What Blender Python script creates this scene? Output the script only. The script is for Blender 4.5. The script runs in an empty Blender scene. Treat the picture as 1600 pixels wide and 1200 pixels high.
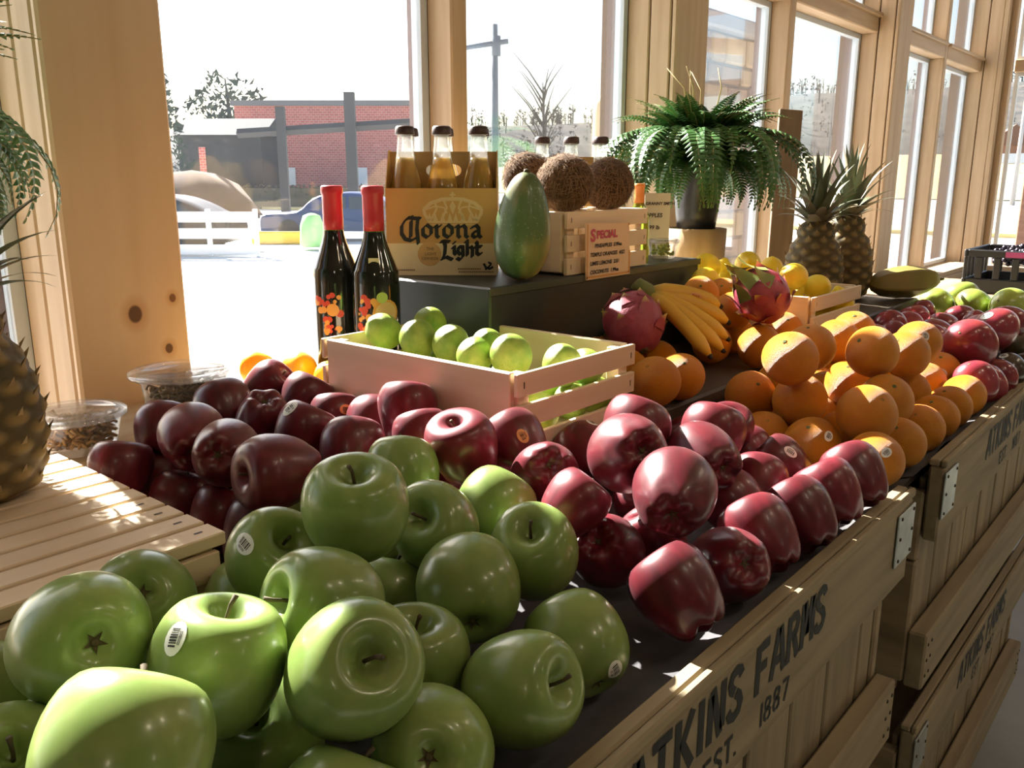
import bpy, math, random
from mathutils import Vector, Matrix, Quaternion, noise
from mathutils.bvhtree import BVHTree
random.seed(11)
scene = bpy.context.scene
COL = scene.collection
# ---------------------------------------------------------------- camera
cam_d = bpy.data.cameras.new('camera'); cam = bpy.data.objects.new('camera', cam_d); COL.objects.link(cam)
AZ, PIT = math.radians(40.2), math.atan(322 / 1340.0)
fh = Vector((math.cos(AZ), math.sin(AZ), 0)); rt = Vector((math.sin(AZ), -math.cos(AZ), 0)); zz = Vector((0, 0, 1))
fw = fh * math.cos(PIT) - zz * math.sin(PIT); up = fh * math.sin(PIT) + zz * math.cos(PIT)
m3 = Matrix((rt, up, -fw)).transposed().to_4x4(); m3.translation = (0, 0, 1.30)
cam.matrix_world = m3
cam_d.sensor_fit = 'HORIZONTAL'; cam_d.sensor_width = 36; cam_d.lens = 36 * 1340 / 1600
cam_d.clip_start = 0.02; cam_d.clip_end = 3000
scene.camera = cam
# ---------------------------------------------------------------- world, sun, exposure
SUN_EL = math.radians(36)
sun_h = Vector((0.18, 1.0, 0)).normalized()
to_sun = sun_h * math.cos(SUN_EL) + zz * math.sin(SUN_EL)
world = bpy.data.worlds.new('sky'); scene.world = world; world.use_nodes = True
wn = world.node_tree.nodes; wl = world.node_tree.links
bg = wn['Background']
sky = wn.new('ShaderNodeTexSky'); sky.sky_type = 'NISHITA'; sky.sun_disc = False
sky.sun_elevation = SUN_EL; sky.sun_rotation = math.atan2(sun_h.x, sun_h.y)
sky.air_density = 1.0; sky.dust_density = 2.5; sky.ozone_density = 1.0
wl.new(sky.outputs[0], bg.inputs[0]); bg.inputs[1].default_value = 0.20
sun_d = bpy.data.lights.new('sun', 'SUN'); sun = bpy.data.objects.new('sun', sun_d); COL.objects.link(sun)
sun_d.energy = 19.0; sun_d.angle = math.radians(0.6); sun_d.color = (1.0, 0.955, 0.88)
sun.rotation_euler = (-to_sun).to_track_quat('-Z', 'Y').to_euler(); sun.location = (2, 8, 9)
vs = scene.view_settings
vs.view_transform = 'Standard'; vs.look = 'None'; vs.gamma = 1.0; vs.use_curve_mapping = False; vs.exposure = 0.92
# ---------------------------------------------------------------- helpers
class MB:
    """collects faces, then links them as one mesh object"""
    def __init__(s): s.v = []; s.f = []; s.m = []; s.sm = []
    def add(s, vs_, fs, mi=0, smooth=False):
        b = len(s.v); s.v += [tuple(p) for p in vs_]
        for f in fs: s.f.append(tuple(i + b for i in f)); s.m.append(mi); s.sm.append(smooth)
        return s
    def box(s, lo, hi, mi=0):
        x0, y0, z0 = lo; x1, y1, z1 = hi
        return s.add([(x0,y0,z0),(x1,y0,z0),(x1,y1,z0),(x0,y1,z0),(x0,y0,z1),(x1,y0,z1),(x1,y1,z1),(x0,y1,z1)],
              [(0,3,2,1),(4,5,6,7),(0,1,5,4),(1,2,6,5),(2,3,7,6),(3,0,4,7)], mi)
    def bbox(s, lo, hi, b=0.0015, mi=0):
        """box with chamfered edges"""
        x0, y0, z0 = lo; x1, y1, z1 = hi
        b = min(b, (x1-x0)*.4, (y1-y0)*.4, (z1-z0)*.4)
        P = []; idx = {}
        for i, x in enumerate((x0, x1)):
            for j, y in enumerate((y0, y1)):
                for k, z in enumerate((z0, z1)):
                    sx, sy, sz = (1, -1)[i], (1, -1)[j], (1, -1)[k]
                    idx[i,j,k,0] = len(P); P.append((x, y + sy*b, z + sz*b))
                    idx[i,j,k,1] = len(P); P.append((x + sx*b, y, z + sz*b))
                    idx[i,j,k,2] = len(P); P.append((x + sx*b, y + sy*b, z))
        F = []
        for i in (0, 1):
            F.append([idx[i,0,0,0], idx[i,1,0,0], idx[i,1,1,0], idx[i,0,1,0]])
            F.append([idx[0,i,0,1], idx[1,i,0,1], idx[1,i,1,1], idx[0,i,1,1]])
            F.append([idx[0,0,i,2], idx[1,0,i,2], idx[1,1,i,2], idx[0,1,i,2]])
        for i in (0, 1):
            for j in (0, 1):
                F.append([idx[i,j,0,0], idx[i,j,1,0], idx[i,j,1,1], idx[i,j,0,1]])
                F.append([idx[i,0,j,0], idx[i,1,j,0], idx[i,1,j,2], idx[i,0,j,2]])
                F.append([idx[0,i,j,1], idx[1,i,j,1], idx[1,i,j,2], idx[0,i,j,2]])
                for k in (0, 1): F.append([idx[i,j,k,0], idx[i,j,k,1], idx[i,j,k,2]])
        c = Vector(((x0+x1)/2, (y0+y1)/2, (z0+z1)/2)); V = [Vector(p) for p in P]
        G = []
        for f in F:
            n = (V[f[1]]-V[f[0]]).cross(V[f[2]]-V[f[0]]); ctr = sum((V[i] for i in f), Vector())/len(f)
            G.append(tuple(f) if n.dot(ctr-c) > 0 else tuple(reversed(f)))
        return s.add(P, G, mi)
    def lathe(s, prof, seg=24, c=(0,0,0), mi=0, smooth=True, mat=None, wob=None):
        vs_ = []; fs = []; n = len(prof)
        for i, (r, z) in enumerate(prof):
            for j in range(seg):
                a = 2*math.pi*j/seg; k = wob(a, i/(n-1)) if wob else 1.0
                vs_.append(Vector((r*k*math.cos(a), r*k*math.sin(a), z)))
        for i in range(n-1):
            for j in range(seg):
                a, b_ = i*seg+j, i*seg+(j+1)%seg
                fs.append((a, b_, b_+seg, a+seg))
        if prof[0][0] > 1e-6: fs.append(tuple(reversed(range(seg))))
        if prof[-1][0] > 1e-6: fs.append(tuple(range((n-1)*seg, n*seg)))
        if prof[0][1] > prof[-1][1]: fs = [tuple(reversed(f)) for f in fs]
        M_ = mat or Matrix.Translation(c)
        return s.add([M_ @ p for p in vs_], fs, mi, smooth)
    def tube(s, pts, rad, seg=8, mi=0, smooth=True, cap=True, flat=1.0):
        pts = [Vector(p) for p in pts]; n = len(pts)
        if not hasattr(rad, '__len__'): rad = [rad]*n
        vs_ = []; fs = []; prev = None
        for i, p in enumerate(pts):
            t = (pts[min(i+1, n-1)] - pts[max(i-1, 0)]).normalized()
            if prev is None:
                ref = Vector((0,0,1)) if abs(t.z) < .9 else Vector((1,0,0)); a = t.cross(ref).normalized()
            else: a = (prev - t*prev.dot(t)).normalized()
            prev = a; b_ = t.cross(a)
            for j in range(seg):
                q = 2*math.pi*j/seg; vs_.append(p + (a*math.cos(q) + b_*math.sin(q)*flat)*rad[i])
        for i in range(n-1):
            for j in range(seg):
                a_, b2 = i*seg+j, i*seg+(j+1)%seg; fs.append((a_, b2, b2+seg, a_+seg))
        if cap: fs.append(tuple(reversed(range(seg)))); fs.append(tuple(range((n-1)*seg, n*seg)))
        return s.add(vs_, fs, mi, smooth)
    def grid(s, nx, ny, fn, mi=0, smooth=True):
        vs_ = [fn(i/nx, j/ny) for j in range(ny+1) for i in range(nx+1)]
        fs = [(j*(nx+1)+i, j*(nx+1)+i+1, (j+1)*(nx+1)+i+1, (j+1)*(nx+1)+i) for j in range(ny) for i in range(nx)]
        return s.add(vs_, fs, mi, smooth)
    def mesh(s, name, mats, origin=(0,0,0)):
        me = bpy.data.meshes.new(name); o = Vector(origin)
        me.from_pydata([tuple(Vector(p) - o) for p in s.v], [], s.f)
        for m in (mats if isinstance(mats, (list, tuple)) else [mats]): me.materials.append(m)
        me.polygons.foreach_set('material_index', s.m); me.polygons.foreach_set('use_smooth', s.sm); me.update()
        return me
    def build(s, name, mats, parent=None, origin=(0,0,0)):
        return link(name, s.mesh(name, mats, origin), parent, origin if parent is None else (0,0,0))
def link(name, me, parent=None, loc=(0,0,0)):
    o = bpy.data.objects.new(name, me); COL.objects.link(o); o.location = loc
    if parent is not None: o.parent = parent
    return o
def tag(o, label, cat, group=None, kind=None):
    o['label'] = label; o['category'] = cat
    if group: o['group'] = group
    if kind: o['kind'] = kind
    return o
def thing(name, label, cat, loc=(0,0,0), rz=0, group=None):
    o = bpy.data.objects.new(name, None); COL.objects.link(o); o.location = loc; o.rotation_euler = (0,0,rz)
    o.empty_display_size = .05
    return tag(o, label, cat, group)
def struct(o):
    o['kind'] = 'structure'; return o
def sroot(name, loc=(0,0,0)):
    o = bpy.data.objects.new(name, None); COL.objects.link(o); o.location = loc; return struct(o)
def catmull(P, k=3):
    out = []
    for i in range(len(P)-1):
        a, b, c, d = P[max(i-1,0)], P[i], P[i+1], P[min(i+2, len(P)-1)]
        for j in range(k):
            t = j/k
            out.append(tuple(.5*((2*b[q]) + (-a[q]+c[q])*t + (2*a[q]-5*b[q]+4*c[q]-d[q])*t*t + (-a[q]+3*b[q]-3*c[q]+d[q])*t**3) for q in range(len(b))))
    out.append(tuple(P[-1])); return out
# ---------------------------------------------------------------- materials
def mat(name, col, rough=.5, col2=None, ns=6.0, nc=(.35,.65), stretch=None, bump=None, rnd=0, metal=0, coat=0, spec=.5, sss=0,
        detail=4, attr=None, speck=None, trans=0, ior=1.45, emit=None, alpha=None, knots=None, coatr=.12, sssr=(1,.6,.3), sheen=0):
    m = bpy.data.materials.new(name); m.use_nodes = True; nt = m.node_tree; N = nt.nodes; L = nt.links
    p = N['Principled BSDF']; S = p.inputs
    S['Roughness'].default_value = rough; S['Metallic'].default_value = metal; S['Coat Weight'].default_value = coat
    S['Coat Roughness'].default_value = coatr; S['Specular IOR Level'].default_value = spec; S['IOR'].default_value = ior
    S['Transmission Weight'].default_value = trans; S['Sheen Weight'].default_value = sheen
    if sss: S['Subsurface Weight'].default_value = sss; S['Subsurface Scale'].default_value = .02; S['Subsurface Radius'].default_value = sssr
    if emit: S['Emission Color'].default_value = (*emit[0], 1); S['Emission Strength'].default_value = emit[1]
    c4 = lambda c: (*c, 1)
    tc = N.new('ShaderNodeTexCoord'); vec = tc.outputs['Object']
    if stretch:
        mp = N.new('ShaderNodeMapping'); mp.inputs['Scale'].default_value = stretch; L.new(vec, mp.inputs[0]); vecs = mp.outputs[0]
    else: vecs = vec
    if rnd:
        oi = N.new('ShaderNodeObjectInfo'); ad = N.new('ShaderNodeVectorMath'); ad.operation = 'ADD'
        sc_ = N.new('ShaderNodeMath'); sc_.operation = 'MULTIPLY'; sc_.inputs[1].default_value = 37.0
        L.new(oi.outputs['Random'], sc_.inputs[0]); L.new(vecs, ad.inputs[0]); L.new(sc_.outputs[0], ad.inputs[1]); vecs = ad.outputs[0]
    out = None
    def mix(fac, a, b):
        x = N.new('ShaderNodeMix'); x.data_type = 'RGBA'
        for sock, v in ((x.inputs[0], fac), (x.inputs[6], a), (x.inputs[7], b)):
            if hasattr(v, 'is_linked') or hasattr(v, 'links'): L.new(v, sock)
            else: sock.default_value = v if not isinstance(v, tuple) or len(v) == 4 else c4(v)
        return x.outputs[2]
    def ramp(src, lo, hi):
        r = N.new('ShaderNodeMapRange'); r.inputs[1].default_value = lo; r.inputs[2].default_value = hi; r.clamp = True; L.new(src, r.inputs[0]); return r.outputs[0]
    if col2 is not None:
        n = N.new('ShaderNodeTexNoise'); n.inputs['Scale'].default_value = ns; n.inputs['Detail'].default_value = detail; L.new(vecs, n.inputs[0])
        out = mix(ramp(n.outputs[0], *nc), c4(col), c4(col2))
    if attr:
        at = N.new('ShaderNodeAttribute'); at.attribute_name = attr[0]
        out = mix(ramp(at.outputs['Fac'], attr[2], attr[3]), out if out else c4(col), c4(attr[1]))
    if speck:   # (scale, size, colour)
        v = N.new('ShaderNodeTexVoronoi'); v.inputs['Scale'].default_value = speck[0]; L.new(vec, v.inputs[0])
        out = mix(ramp(v.outputs['Distance'], speck[1], speck[1]*.4), out if out else c4(col), c4(speck[2]))
    if knots:
        for (kp, kr, kc) in knots:
            d = N.new('ShaderNodeVectorMath'); d.operation = 'SUBTRACT'; L.new(vec, d.inputs[0]); d.inputs[1].default_value = kp
            dm = N.new('ShaderNodeVectorMath'); dm.operation = 'MULTIPLY'; dm.inputs[1].default_value = (1, 0, .8); L.new(d.outputs[0], dm.inputs[0])
            ln = N.new('ShaderNodeVectorMath'); ln.operation = 'LENGTH'; L.new(dm.outputs[0], ln.inputs[0])
            out = mix(ramp(ln.outputs['Value'], kr, kr*.75), mix(ramp(ln.outputs['Value'], kr*2.2, kr), out, c4((.46,.29,.16))), c4(kc))
    if rnd:
        hs = N.new('ShaderNodeHueSaturation'); r1 = N.new('ShaderNodeMapRange'); L.new(oi.outputs['Random'], r1.inputs[0])
        r1.inputs[3].default_value = 1-rnd; r1.inputs[4].default_value = 1+rnd; L.new(r1.outputs[0], hs.inputs['Value'])
        if out: L.new(out, hs.inputs['Color'])
        else: hs.inputs['Color'].default_value = c4(col)
        out = hs.outputs[0]
    if out: L.new(out, S['Base Color'])
    else: S['Base Color'].default_value = c4(col)
    if bump:  # (scale, strength, distance)
        n = N.new('ShaderNodeTexNoise'); n.inputs['Scale'].default_value = bump[0]; n.inputs['Detail'].default_value = 3
        L.new(vecs if (stretch and len(bump) > 3) else vec, n.inputs[0])
        b = N.new('ShaderNodeBump'); b.inputs['Strength'].default_value = bump[1]; b.inputs['Distance'].default_value = bump[2]
        L.new(n.outputs[0], b.inputs['Height']); L.new(b.outputs[0], S['Normal'])
        if coat: L.new(b.outputs[0], S['Coat Normal'])
    if alpha is not None:
        S['Alpha'].default_value = alpha
    return m
def wood(name, c1, c2, axis='x', k=1.0, rough=.55, knots=None, rnd=.06):
    st = {'x': (1.2*k, 14*k, 14*k), 'y': (14*k, 1.2*k, 14*k), 'z': (14*k, 14*k, 1.2*k)}[axis]
    return mat(name, c1, rough, c2, ns=2.2, nc=(.3,.7), stretch=st, bump=(3.0, .25, .002, 1), rnd=rnd, knots=knots, detail=6, spec=.35)
def clear_mat(name, tint=(1,1,1), haze=.0, gloss=.06, hazecol=(1,1,1), rough=.02):
    """clear sheet: light passes straight, a little is scattered as added haze and a little mirrored"""
    m = bpy.data.materials.new(name); m.use_nodes = True; nt = m.node_tree; N = nt.nodes; L = nt.links; N.clear()
    o = N.new('ShaderNodeOutputMaterial'); t = N.new('ShaderNodeBsdfTransparent'); t.inputs[0].default_value = (*tint, 1)
    g = N.new('ShaderNodeBsdfGlossy'); g.inputs['Roughness'].default_value = rough
    lw = N.new('ShaderNodeLayerWeight'); lw.inputs[0].default_value = .25
    mu = N.new('ShaderNodeMath'); mu.operation = 'MULTIPLY_ADD'; mu.inputs[1].default_value = .5; mu.inputs[2].default_value = gloss; L.new(lw.outputs['Fresnel'], mu.inputs[0])
    mx = N.new('ShaderNodeMixShader'); L.new(mu.outputs[0], mx.inputs[0]); L.new(t.outputs[0], mx.inputs[1]); L.new(g.outputs[0], mx.inputs[2])
    last = mx
    if haze:
        tr = N.new('ShaderNodeBsdfTranslucent'); tr.inputs[0].default_value = (*hazecol, 1)
        m2 = N.new('ShaderNodeMixShader')
        tcn = N.new('ShaderNodeTexCoord'); no = N.new('ShaderNodeTexNoise'); no.inputs['Scale'].default_value = 2.5; no.inputs['Detail'].default_value = 6; L.new(tcn.outputs['Object'], no.inputs[0])
        mr = N.new('ShaderNodeMapRange'); mr.inputs[1].default_value = .3; mr.inputs[2].default_value = .75; mr.inputs[3].default_value = haze*.75; mr.inputs[4].default_value = haze*1.3
        L.new(no.outputs[0], mr.inputs[0]); L.new(mr.outputs[0], m2.inputs[0]); L.new(mx.outputs[0], m2.inputs[1]); L.new(tr.outputs[0], m2.inputs[2]); last = m2
    L.new(last.outputs[0], o.inputs[0]); return m
def text_mesh(mb, body, size, place, mi=0, shear=0, bold=0, spacing=1.0):
    """flat lettering: place(u, v) maps text units (metres) to a point"""
    cu = bpy.data.curves.new('lettering', 'FONT'); cu.body = body; cu.size = size; cu.shear = shear; cu.offset = bold; cu.space_character = spacing; cu.resolution_u = 3
    ob = bpy.data.objects.new('lettering', cu); me = bpy.data.meshes.new_from_object(ob)
    mb.add([place(v.co.x, v.co.y) for v in me.vertices], [tuple(p.vertices) for p in me.polygons], mi)
    w = max([v.co.x for v in me.vertices] or [0])
    bpy.data.objects.remove(ob); bpy.data.curves.remove(cu); bpy.data.meshes.remove(me); return w
def stroke(mb, pts, th, place, mi=0, nib=None):
    """flat pen stroke along pts; nib = broad-nib vector instead of a round pen"""
    pts = [Vector((p[0], p[1])) for p in pts]; n = len(pts); A = []; B = []
    for i, p in enumerate(pts):
        if nib: o = Vector(nib)*.5
        else:
            t = (pts[min(i+1,n-1)] - pts[max(i-1,0)]).normalized(); o = Vector((-t.y, t.x))*th*.5
        A.append(p+o); B.append(p-o)
    for i in range(n-1):
        q = [A[i], B[i], B[i+1], A[i+1]]
        if nib:
            e = Vector((nib[1], -nib[0])).normalized()*th*.16
            q = [A[i]+e, A[i]-e, B[i]-e, B[i]+e, A[i+1]+e, A[i+1]-e, B[i+1]-e, B[i+1]+e]
            cx = sum((a for a in q), Vector((0,0)))/8
            # convex hull of the swept nib
            q = sorted(q, key=lambda a: (a.x, a.y)); lo = []; hi = []
            for a in q:
                while len(lo) > 1 and (lo[-1]-lo[-2]).cross(a-lo[-1]) <= 0: lo.pop()
                lo.append(a)
            for a in reversed(q):
                while len(hi) > 1 and (hi[-1]-hi[-2]).cross(a-hi[-1]) <= 0: hi.pop()
                hi.append(a)
            q = lo[:-1]+hi[:-1]
        mb.add([place(a.x, a.y) for a in q], [tuple(range(len(q)))], mi)
GL = {  # stencil capitals, box 0.5 x 1
 'A': [[(0,0),(.22,1)],[(.29,1),(.5,0)],[(.17,.33),(.35,.33)]], 'T': [[(0,.93),(.5,.93)],[(.25,.86),(.25,0)]],
 'K': [[(.07,0),(.07,1)],[(.46,1),(.2,.52),(.48,0)]], 'I': [[(.12,0),(.12,1)]], 'N': [[(.07,0),(.07,.9)],[(.12,1),(.4,0)],[(.46,.1),(.46,1)]],
 'S': [[(.45,.78),(.4,.9),(.28,.95),(.14,.9),(.08,.76),(.14,.62),(.24,.54)],[(.28,.5),(.4,.4),(.46,.25),(.4,.1),(.26,.05),(.12,.1),(.06,.24)]],
 'F': [[(.07,0),(.07,1)],[(.16,.93),(.46,.93)],[(.16,.52),(.4,.52)]], 'E': [[(.07,0),(.07,1)],[(.16,.93),(.46,.93)],[(.16,.52),(.4,.52)],[(.16,.07),(.46,.07)]],
 'R': [[(.07,0),(.07,1)],[(.16,.94),(.34,.92),(.43,.76),(.36,.58),(.16,.53)],[(.28,.5),(.47,0)]],
 'M': [[(.05,0),(.05,1)],[(.12,1),(.27,.25)],[(.27,.25),(.42,1)],[(.5,1),(.5,0)]],
 '1': [[(.2,0),(.2,1)]], '7': [[(.04,.93),(.46,.93),(.2,0)]], '.': [[(.08,0),(.08,.14)]],
 '8': [[(.25,.52),(.1,.62),(.08,.8),(.17,.94),(.25,.96)],[(.3,.95),(.42,.84),(.42,.66),(.28,.52)],[(.25,.5),(.08,.38),(.06,.16),(.2,.04)],[(.28,.03),(.44,.14),(.44,.36),(.3,.5)]]}
def stencil(mb, s, h, w, gap, place, x0=0, y0=0, th=.15, mi=0):
    x = x0
    for ch in s:
        if ch == ' ': x += w*.75; continue
        for st in GL[ch]: stroke(mb, [(x + p[0]*2*w, y0 + p[1]*h) for p in st], th*h*.8, place, mi)
        x += (w*.45 if ch in 'I.1' else w*1.0) + gap
    return x
FRUIT = [
 ('g1',(0.188,0.496,1.031),0.0420,(0.15,0.92,-0.36),None,'large green apple at the far left, blossom end facing the viewer, sunlit on top'),
 ('g2',(0.268,0.586,0.994),0.0400,(0.34,0.74,-0.58),None,'yellow-green apple touching the slatted lid, just behind the leftmost big apple'),
 ('g3',(0.236,0.430,1.017),0.0420,(0.25,-0.05,0.97),(-0.63, -0.13, 0.76),'pale sunlit green apple with a round barcode sticker on its left cheek'),
 ('g4',(0.152,0.370,1.032),0.0420,(0.59,0.42,0.69),None,'brightest sunlit green apple at the bottom left edge of the photo'),
 ('g5',(0.135,0.477,0.975),0.0400,(-0.06,-0.52,0.85),None,'green apple cut off by the bottom left corner, dark stem showing'),
 ('g5b',(0.163,0.601,0.954),0.0400,(0.82,0.22,0.53),None,'shaded green apple half out of frame at the left edge'),
 ('g6',(0.285,0.364,1.018),0.0420,(-0.22,-0.74,0.63),None,'biggest green apple at the bottom centre with its stem hollow facing right'),
 ('g7',(0.326,0.341,0.952),0.0410,(0.66,0.59,-0.48),None,'green apple at the bottom edge with its blossom end toward the viewer'),
 ('g8',(0.321,0.436,1.021),0.0410,(-0.90,0.21,0.38),None,'green apple with a dark stem pointing left, above the biggest apple'),
 ('g9',(0.392,0.487,1.054),0.0420,(-0.20,-0.24,0.95),None,'topmost green apple of the pile with an upright stem in a deep hollow'),
 ('g10',(0.361,0.553,1.006),0.0400,(-0.06,-0.69,0.72),(-0.76, -0.25, 0.6),'green apple with a white barcode sticker beside the slatted lid corner'),
 ('g11',(0.555,0.613,1.009),0.0400,(0.35,0.34,0.87),None,'plain green apple behind the topmost one, against the red apples'),
 ('g12',(0.614,0.668,0.944),0.0390,(0.54,-0.31,0.78),None,'small green apple peeping out right of the topmost green apple'),
 ('g13',(0.490,0.501,1.005),0.0400,(-0.77,-0.26,0.58),None,'green apple with a wide curled stem hollow right of the topmost one'),
 ('g14',(0.587,0.519,0.987),0.0400,(0.74,0.00,0.67),None,'smooth green apple next to the red apple with a ringed blossom end'),
 ('g15',(0.536,0.428,0.985),0.0410,(-0.49,-0.24,0.84),None,'green apple with a deep round stem hollow, rightmost of the upper layer'),
 ('g16',(0.455,0.429,0.982),0.0430,(0.64,0.70,0.32),None,'glossy green apple standing upside down in the middle of the pile'),
 ('g17',(0.493,0.349,0.946),0.0410,(0.30,0.79,0.53),(-0.17, -0.98, -0.07),'green apple with a barcode sticker at its lower right, nearest the crate edge'),
 ('g18',(0.407,0.337,0.955),0.0420,(0.16,-0.89,0.42),None,'green apple with its stem hollow facing the crate edge at right'),
 ('g19',(0.378,0.412,0.961),0.0410,(-0.06,-0.16,0.99),None,'dark shaded green apple wedged right behind the biggest bottom apple'),
 ('g20',(0.448,0.521,0.943),0.0400,(0.49,0.20,0.85),None,'dark green apple buried between the left-stemmed and upside-down apples'),
 ('g21',(0.528,0.716,0.943),0.0400,(0.58,0.29,0.76),None,'sliver of green apple left of the topmost green apple'),
 ('g22',(0.364,0.602,0.947),0.0390,(0.30,0.05,0.95),None,'green apple sliver between the slatted lid and the stickered apple'),
 ('g23',(0.246,0.336,0.953),0.0410,(0.70,0.14,0.70),None,'green apple just entering the bottom edge below the biggest apple'),
 ('g24',(0.269,0.437,0.944),0.0410,(-0.39,-0.27,0.88),None,'shaded green apple with a pale upright stem at the bottom edge'),
 ('g26',(0.525,0.532,0.944),0.0390,(0.05,0.53,0.85),(-0.92, -0.17, 0.34),'shadowed green apple with a sticker, deep in the pile centre'),
 ('g27',(0.185,0.527,0.943),0.0400,(0.22,0.62,0.75),None,'shaded green apple under the leftmost big green apple'),
 ('r1',(0.646,0.428,0.951),0.0380,(0.79,0.24,-0.57),None,'red apple beside the stem-hollow green apple, blossom end forward'),
 ('r2',(0.598,0.322,0.960),0.0390,(0.10,0.77,0.63),None,'nearly black red apple at the crate edge with a bright red crown'),
 ('r3',(0.695,0.320,0.950),0.0380,(0.58,0.67,-0.46),None,'dark red apple at the crate edge showing its ringed blossom end'),
 ('r4',(0.770,0.326,0.952),0.0390,(0.30,0.72,0.63),None,'dark tall red apple leaning at the crate edge, third from the left'),
 ('r5',(0.844,0.314,0.954),0.0380,(0.28,0.69,0.67),None,'red apple at the crate edge with a bright crimson sunlit cap'),
 ('r6',(0.918,0.312,0.958),0.0380,(0.17,0.61,0.77),None,'pinkish sunlit red apple, second from the oranges along the crate edge'),
 ('r7',(0.992,0.309,0.958),0.0380,(0.37,0.64,0.67),None,'red apple at the crate edge touching the oranges'),
 ('r8',(0.655,0.361,1.021),0.0400,(0.85,0.47,0.23),None,'round purple-red apple on top of the front red pile'),
 ('r9',(0.689,0.431,1.037),0.0410,(0.53,0.78,-0.34),None,'largest purple-red apple high on the pile with broad shoulders'),
 ('r10',(0.784,0.484,1.026),0.0390,(0.56,0.02,0.83),None,'rosy red apple tucked behind the largest purple-red apple'),
 ('r11',(0.809,0.410,1.006),0.0385,(0.43,0.90,0.05),None,'red apple right of the round top one, blossom end turned to the right'),
 ('r12',(0.879,0.439,1.007),0.0390,(0.54,0.05,0.84),None,'rosy red apple in front of the dark shelf step'),
 ('r13',(0.821,0.578,0.969),0.0380,(0.27,0.82,0.51),(0.35, -0.02, 0.94),'rosy red apple with a white sticker by the lime crate slats'),
 ('r14',(0.677,0.525,0.997),0.0380,(0.58,0.54,-0.61),None,'red apple with a scarred ring around its blossom end'),
 ('r15',(0.633,0.603,1.020),0.0400,(-0.36,0.01,0.93),None,'bright red apple with a short stem in front of the lime crate'),
 ('r16',(0.707,0.592,1.008),0.0380,(0.15,0.73,0.67),(-0.47, -0.69, 0.55),'red apple with a tan sticker at the foot of the lime crate corner'),
 ('r17',(0.664,0.695,1.001),0.0380,(0.17,0.44,0.88),None,'slanting red apple in front of the lime crate board'),
 ('r18',(0.698,0.758,1.019),0.0380,(0.33,0.29,0.90),None,'red apple highest against the lime crate board'),
 ('r19',(0.698,0.825,0.988),0.0380,(0.57,0.43,0.70),None,'red apple near the left end of the lime crate board'),
 ('r20',(0.693,0.897,0.984),0.0370,(0.30,0.29,0.91),(-0.11, -0.82, 0.56),'red apple with a small orange sticker at the lime crate left end'),
 ('r21',(0.599,0.748,0.994),0.0390,(0.50,0.36,0.79),None,'almost black red apple behind the topmost green apple'),
 ('r22',(0.594,0.829,0.999),0.0390,(0.50,-0.06,0.87),(-0.48, -0.07, 0.88),'dark red apple with a pale oval sticker on its shoulder'),
 ('r23',(0.697,0.967,1.000),0.0370,(0.59,-0.06,0.80),None,'dark red apple just below the yellow fruit'),
 ('r24',(0.588,0.903,1.005),0.0380,(0.18,0.38,-0.91),None,'dark red apple turned blossom end up among the back row'),
 ('r25',(0.688,1.037,1.010),0.0360,(0.45,-0.66,0.60),None,'dark apple at the very back beside the yellow fruit'),
 ('r26',(0.577,0.976,1.009),0.0380,(0.17,0.59,0.79),None,'violet-dark apple next to the clear tub with the raised lid'),
 ('r27',(0.475,0.873,1.014),0.0390,(0.52,0.84,0.18),None,'large dull red apple left in the shaded red pile'),
 ('r28',(0.466,0.792,1.016),0.0380,(0.69,0.68,-0.26),None,'shaded red apple with a star-shaped blossom end facing the viewer'),
 ('r29',(0.463,0.694,1.019),0.0410,(-0.99,0.12,0.10),None,'biggest shaded red apple lying sideways, right of the star-ended one'),
 ('r30',(0.493,0.977,1.000),0.0350,(0.46,0.43,0.77),None,'small dark apple by the clear tub at the back left'),
 ('r31',(0.414,0.928,0.979),0.0360,(0.38,0.25,0.89),None,'leftmost dark red apple beside the slatted lid and clear tub'),
 ('r32',(0.461,0.964,0.940),0.0370,(0.62,0.43,0.65),None,'dark red apple by the slatted lid, second from the left'),
 ('r33',(0.456,0.877,0.942),0.0370,(0.38,-0.04,0.93),None,'dark red apple by the slatted lid, third from the left'),
 ('r34',(0.461,0.803,0.941),0.0360,(0.52,0.03,0.85),None,'greyish dark apple low beside the slatted lid corner'),
 ('r35',(0.454,0.722,0.949),0.0370,(0.62,0.13,0.77),None,'brownish red apple peeping over the stickered green apple'),
 ('r36',(0.690,0.667,0.939),0.0340,(-0.17,-0.54,0.83),None,'small red apple with a stem peeping up between green apples'),
 ('r37',(0.606,0.438,1.006),0.0320,(0.63,-0.32,0.70),None,'small red apple sunk below the ring-scarred one'),  # shifted up into this gap to keep sun off the paper liner
 ('r38',(0.927,0.399,0.942),0.0370,(0.65,0.27,0.71),None,'dark red apple in shadow below the stickered plum-red one'),
 ('r39',(1.000,0.404,0.947),0.0380,(-0.14,0.80,0.58),(-0.42, -0.52, 0.75),'plum-red apple with an oval white sticker beside the oranges'),
 ('r40',(1.041,0.463,0.939),0.0360,(0.10,0.69,0.72),None,'red apple half hidden next to the leftmost front orange'),
 ('r41',(0.853,0.393,0.942),0.0370,(0.09,0.73,0.68),None,'bright red apple deep behind the round top one'),
 ('r42',(0.717,0.416,0.940),0.0370,(-0.22,0.48,0.85),None,'red apple buried under the round top one'),
 ('o1',(1.136,0.456,1.057),0.0400,(-0.65,0.01,0.76),None,'sunlit orange at the top left of the front orange pile'),
 ('o2',(1.241,0.469,1.055),0.0380,(-0.37,0.03,0.93),None,'sunlit rough-skinned orange behind the top left one'),
 ('o3',(1.375,0.477,1.043),0.0390,(-0.56,-0.05,0.83),None,'sunlit orange with a dark stem dot, third along the top'),
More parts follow.
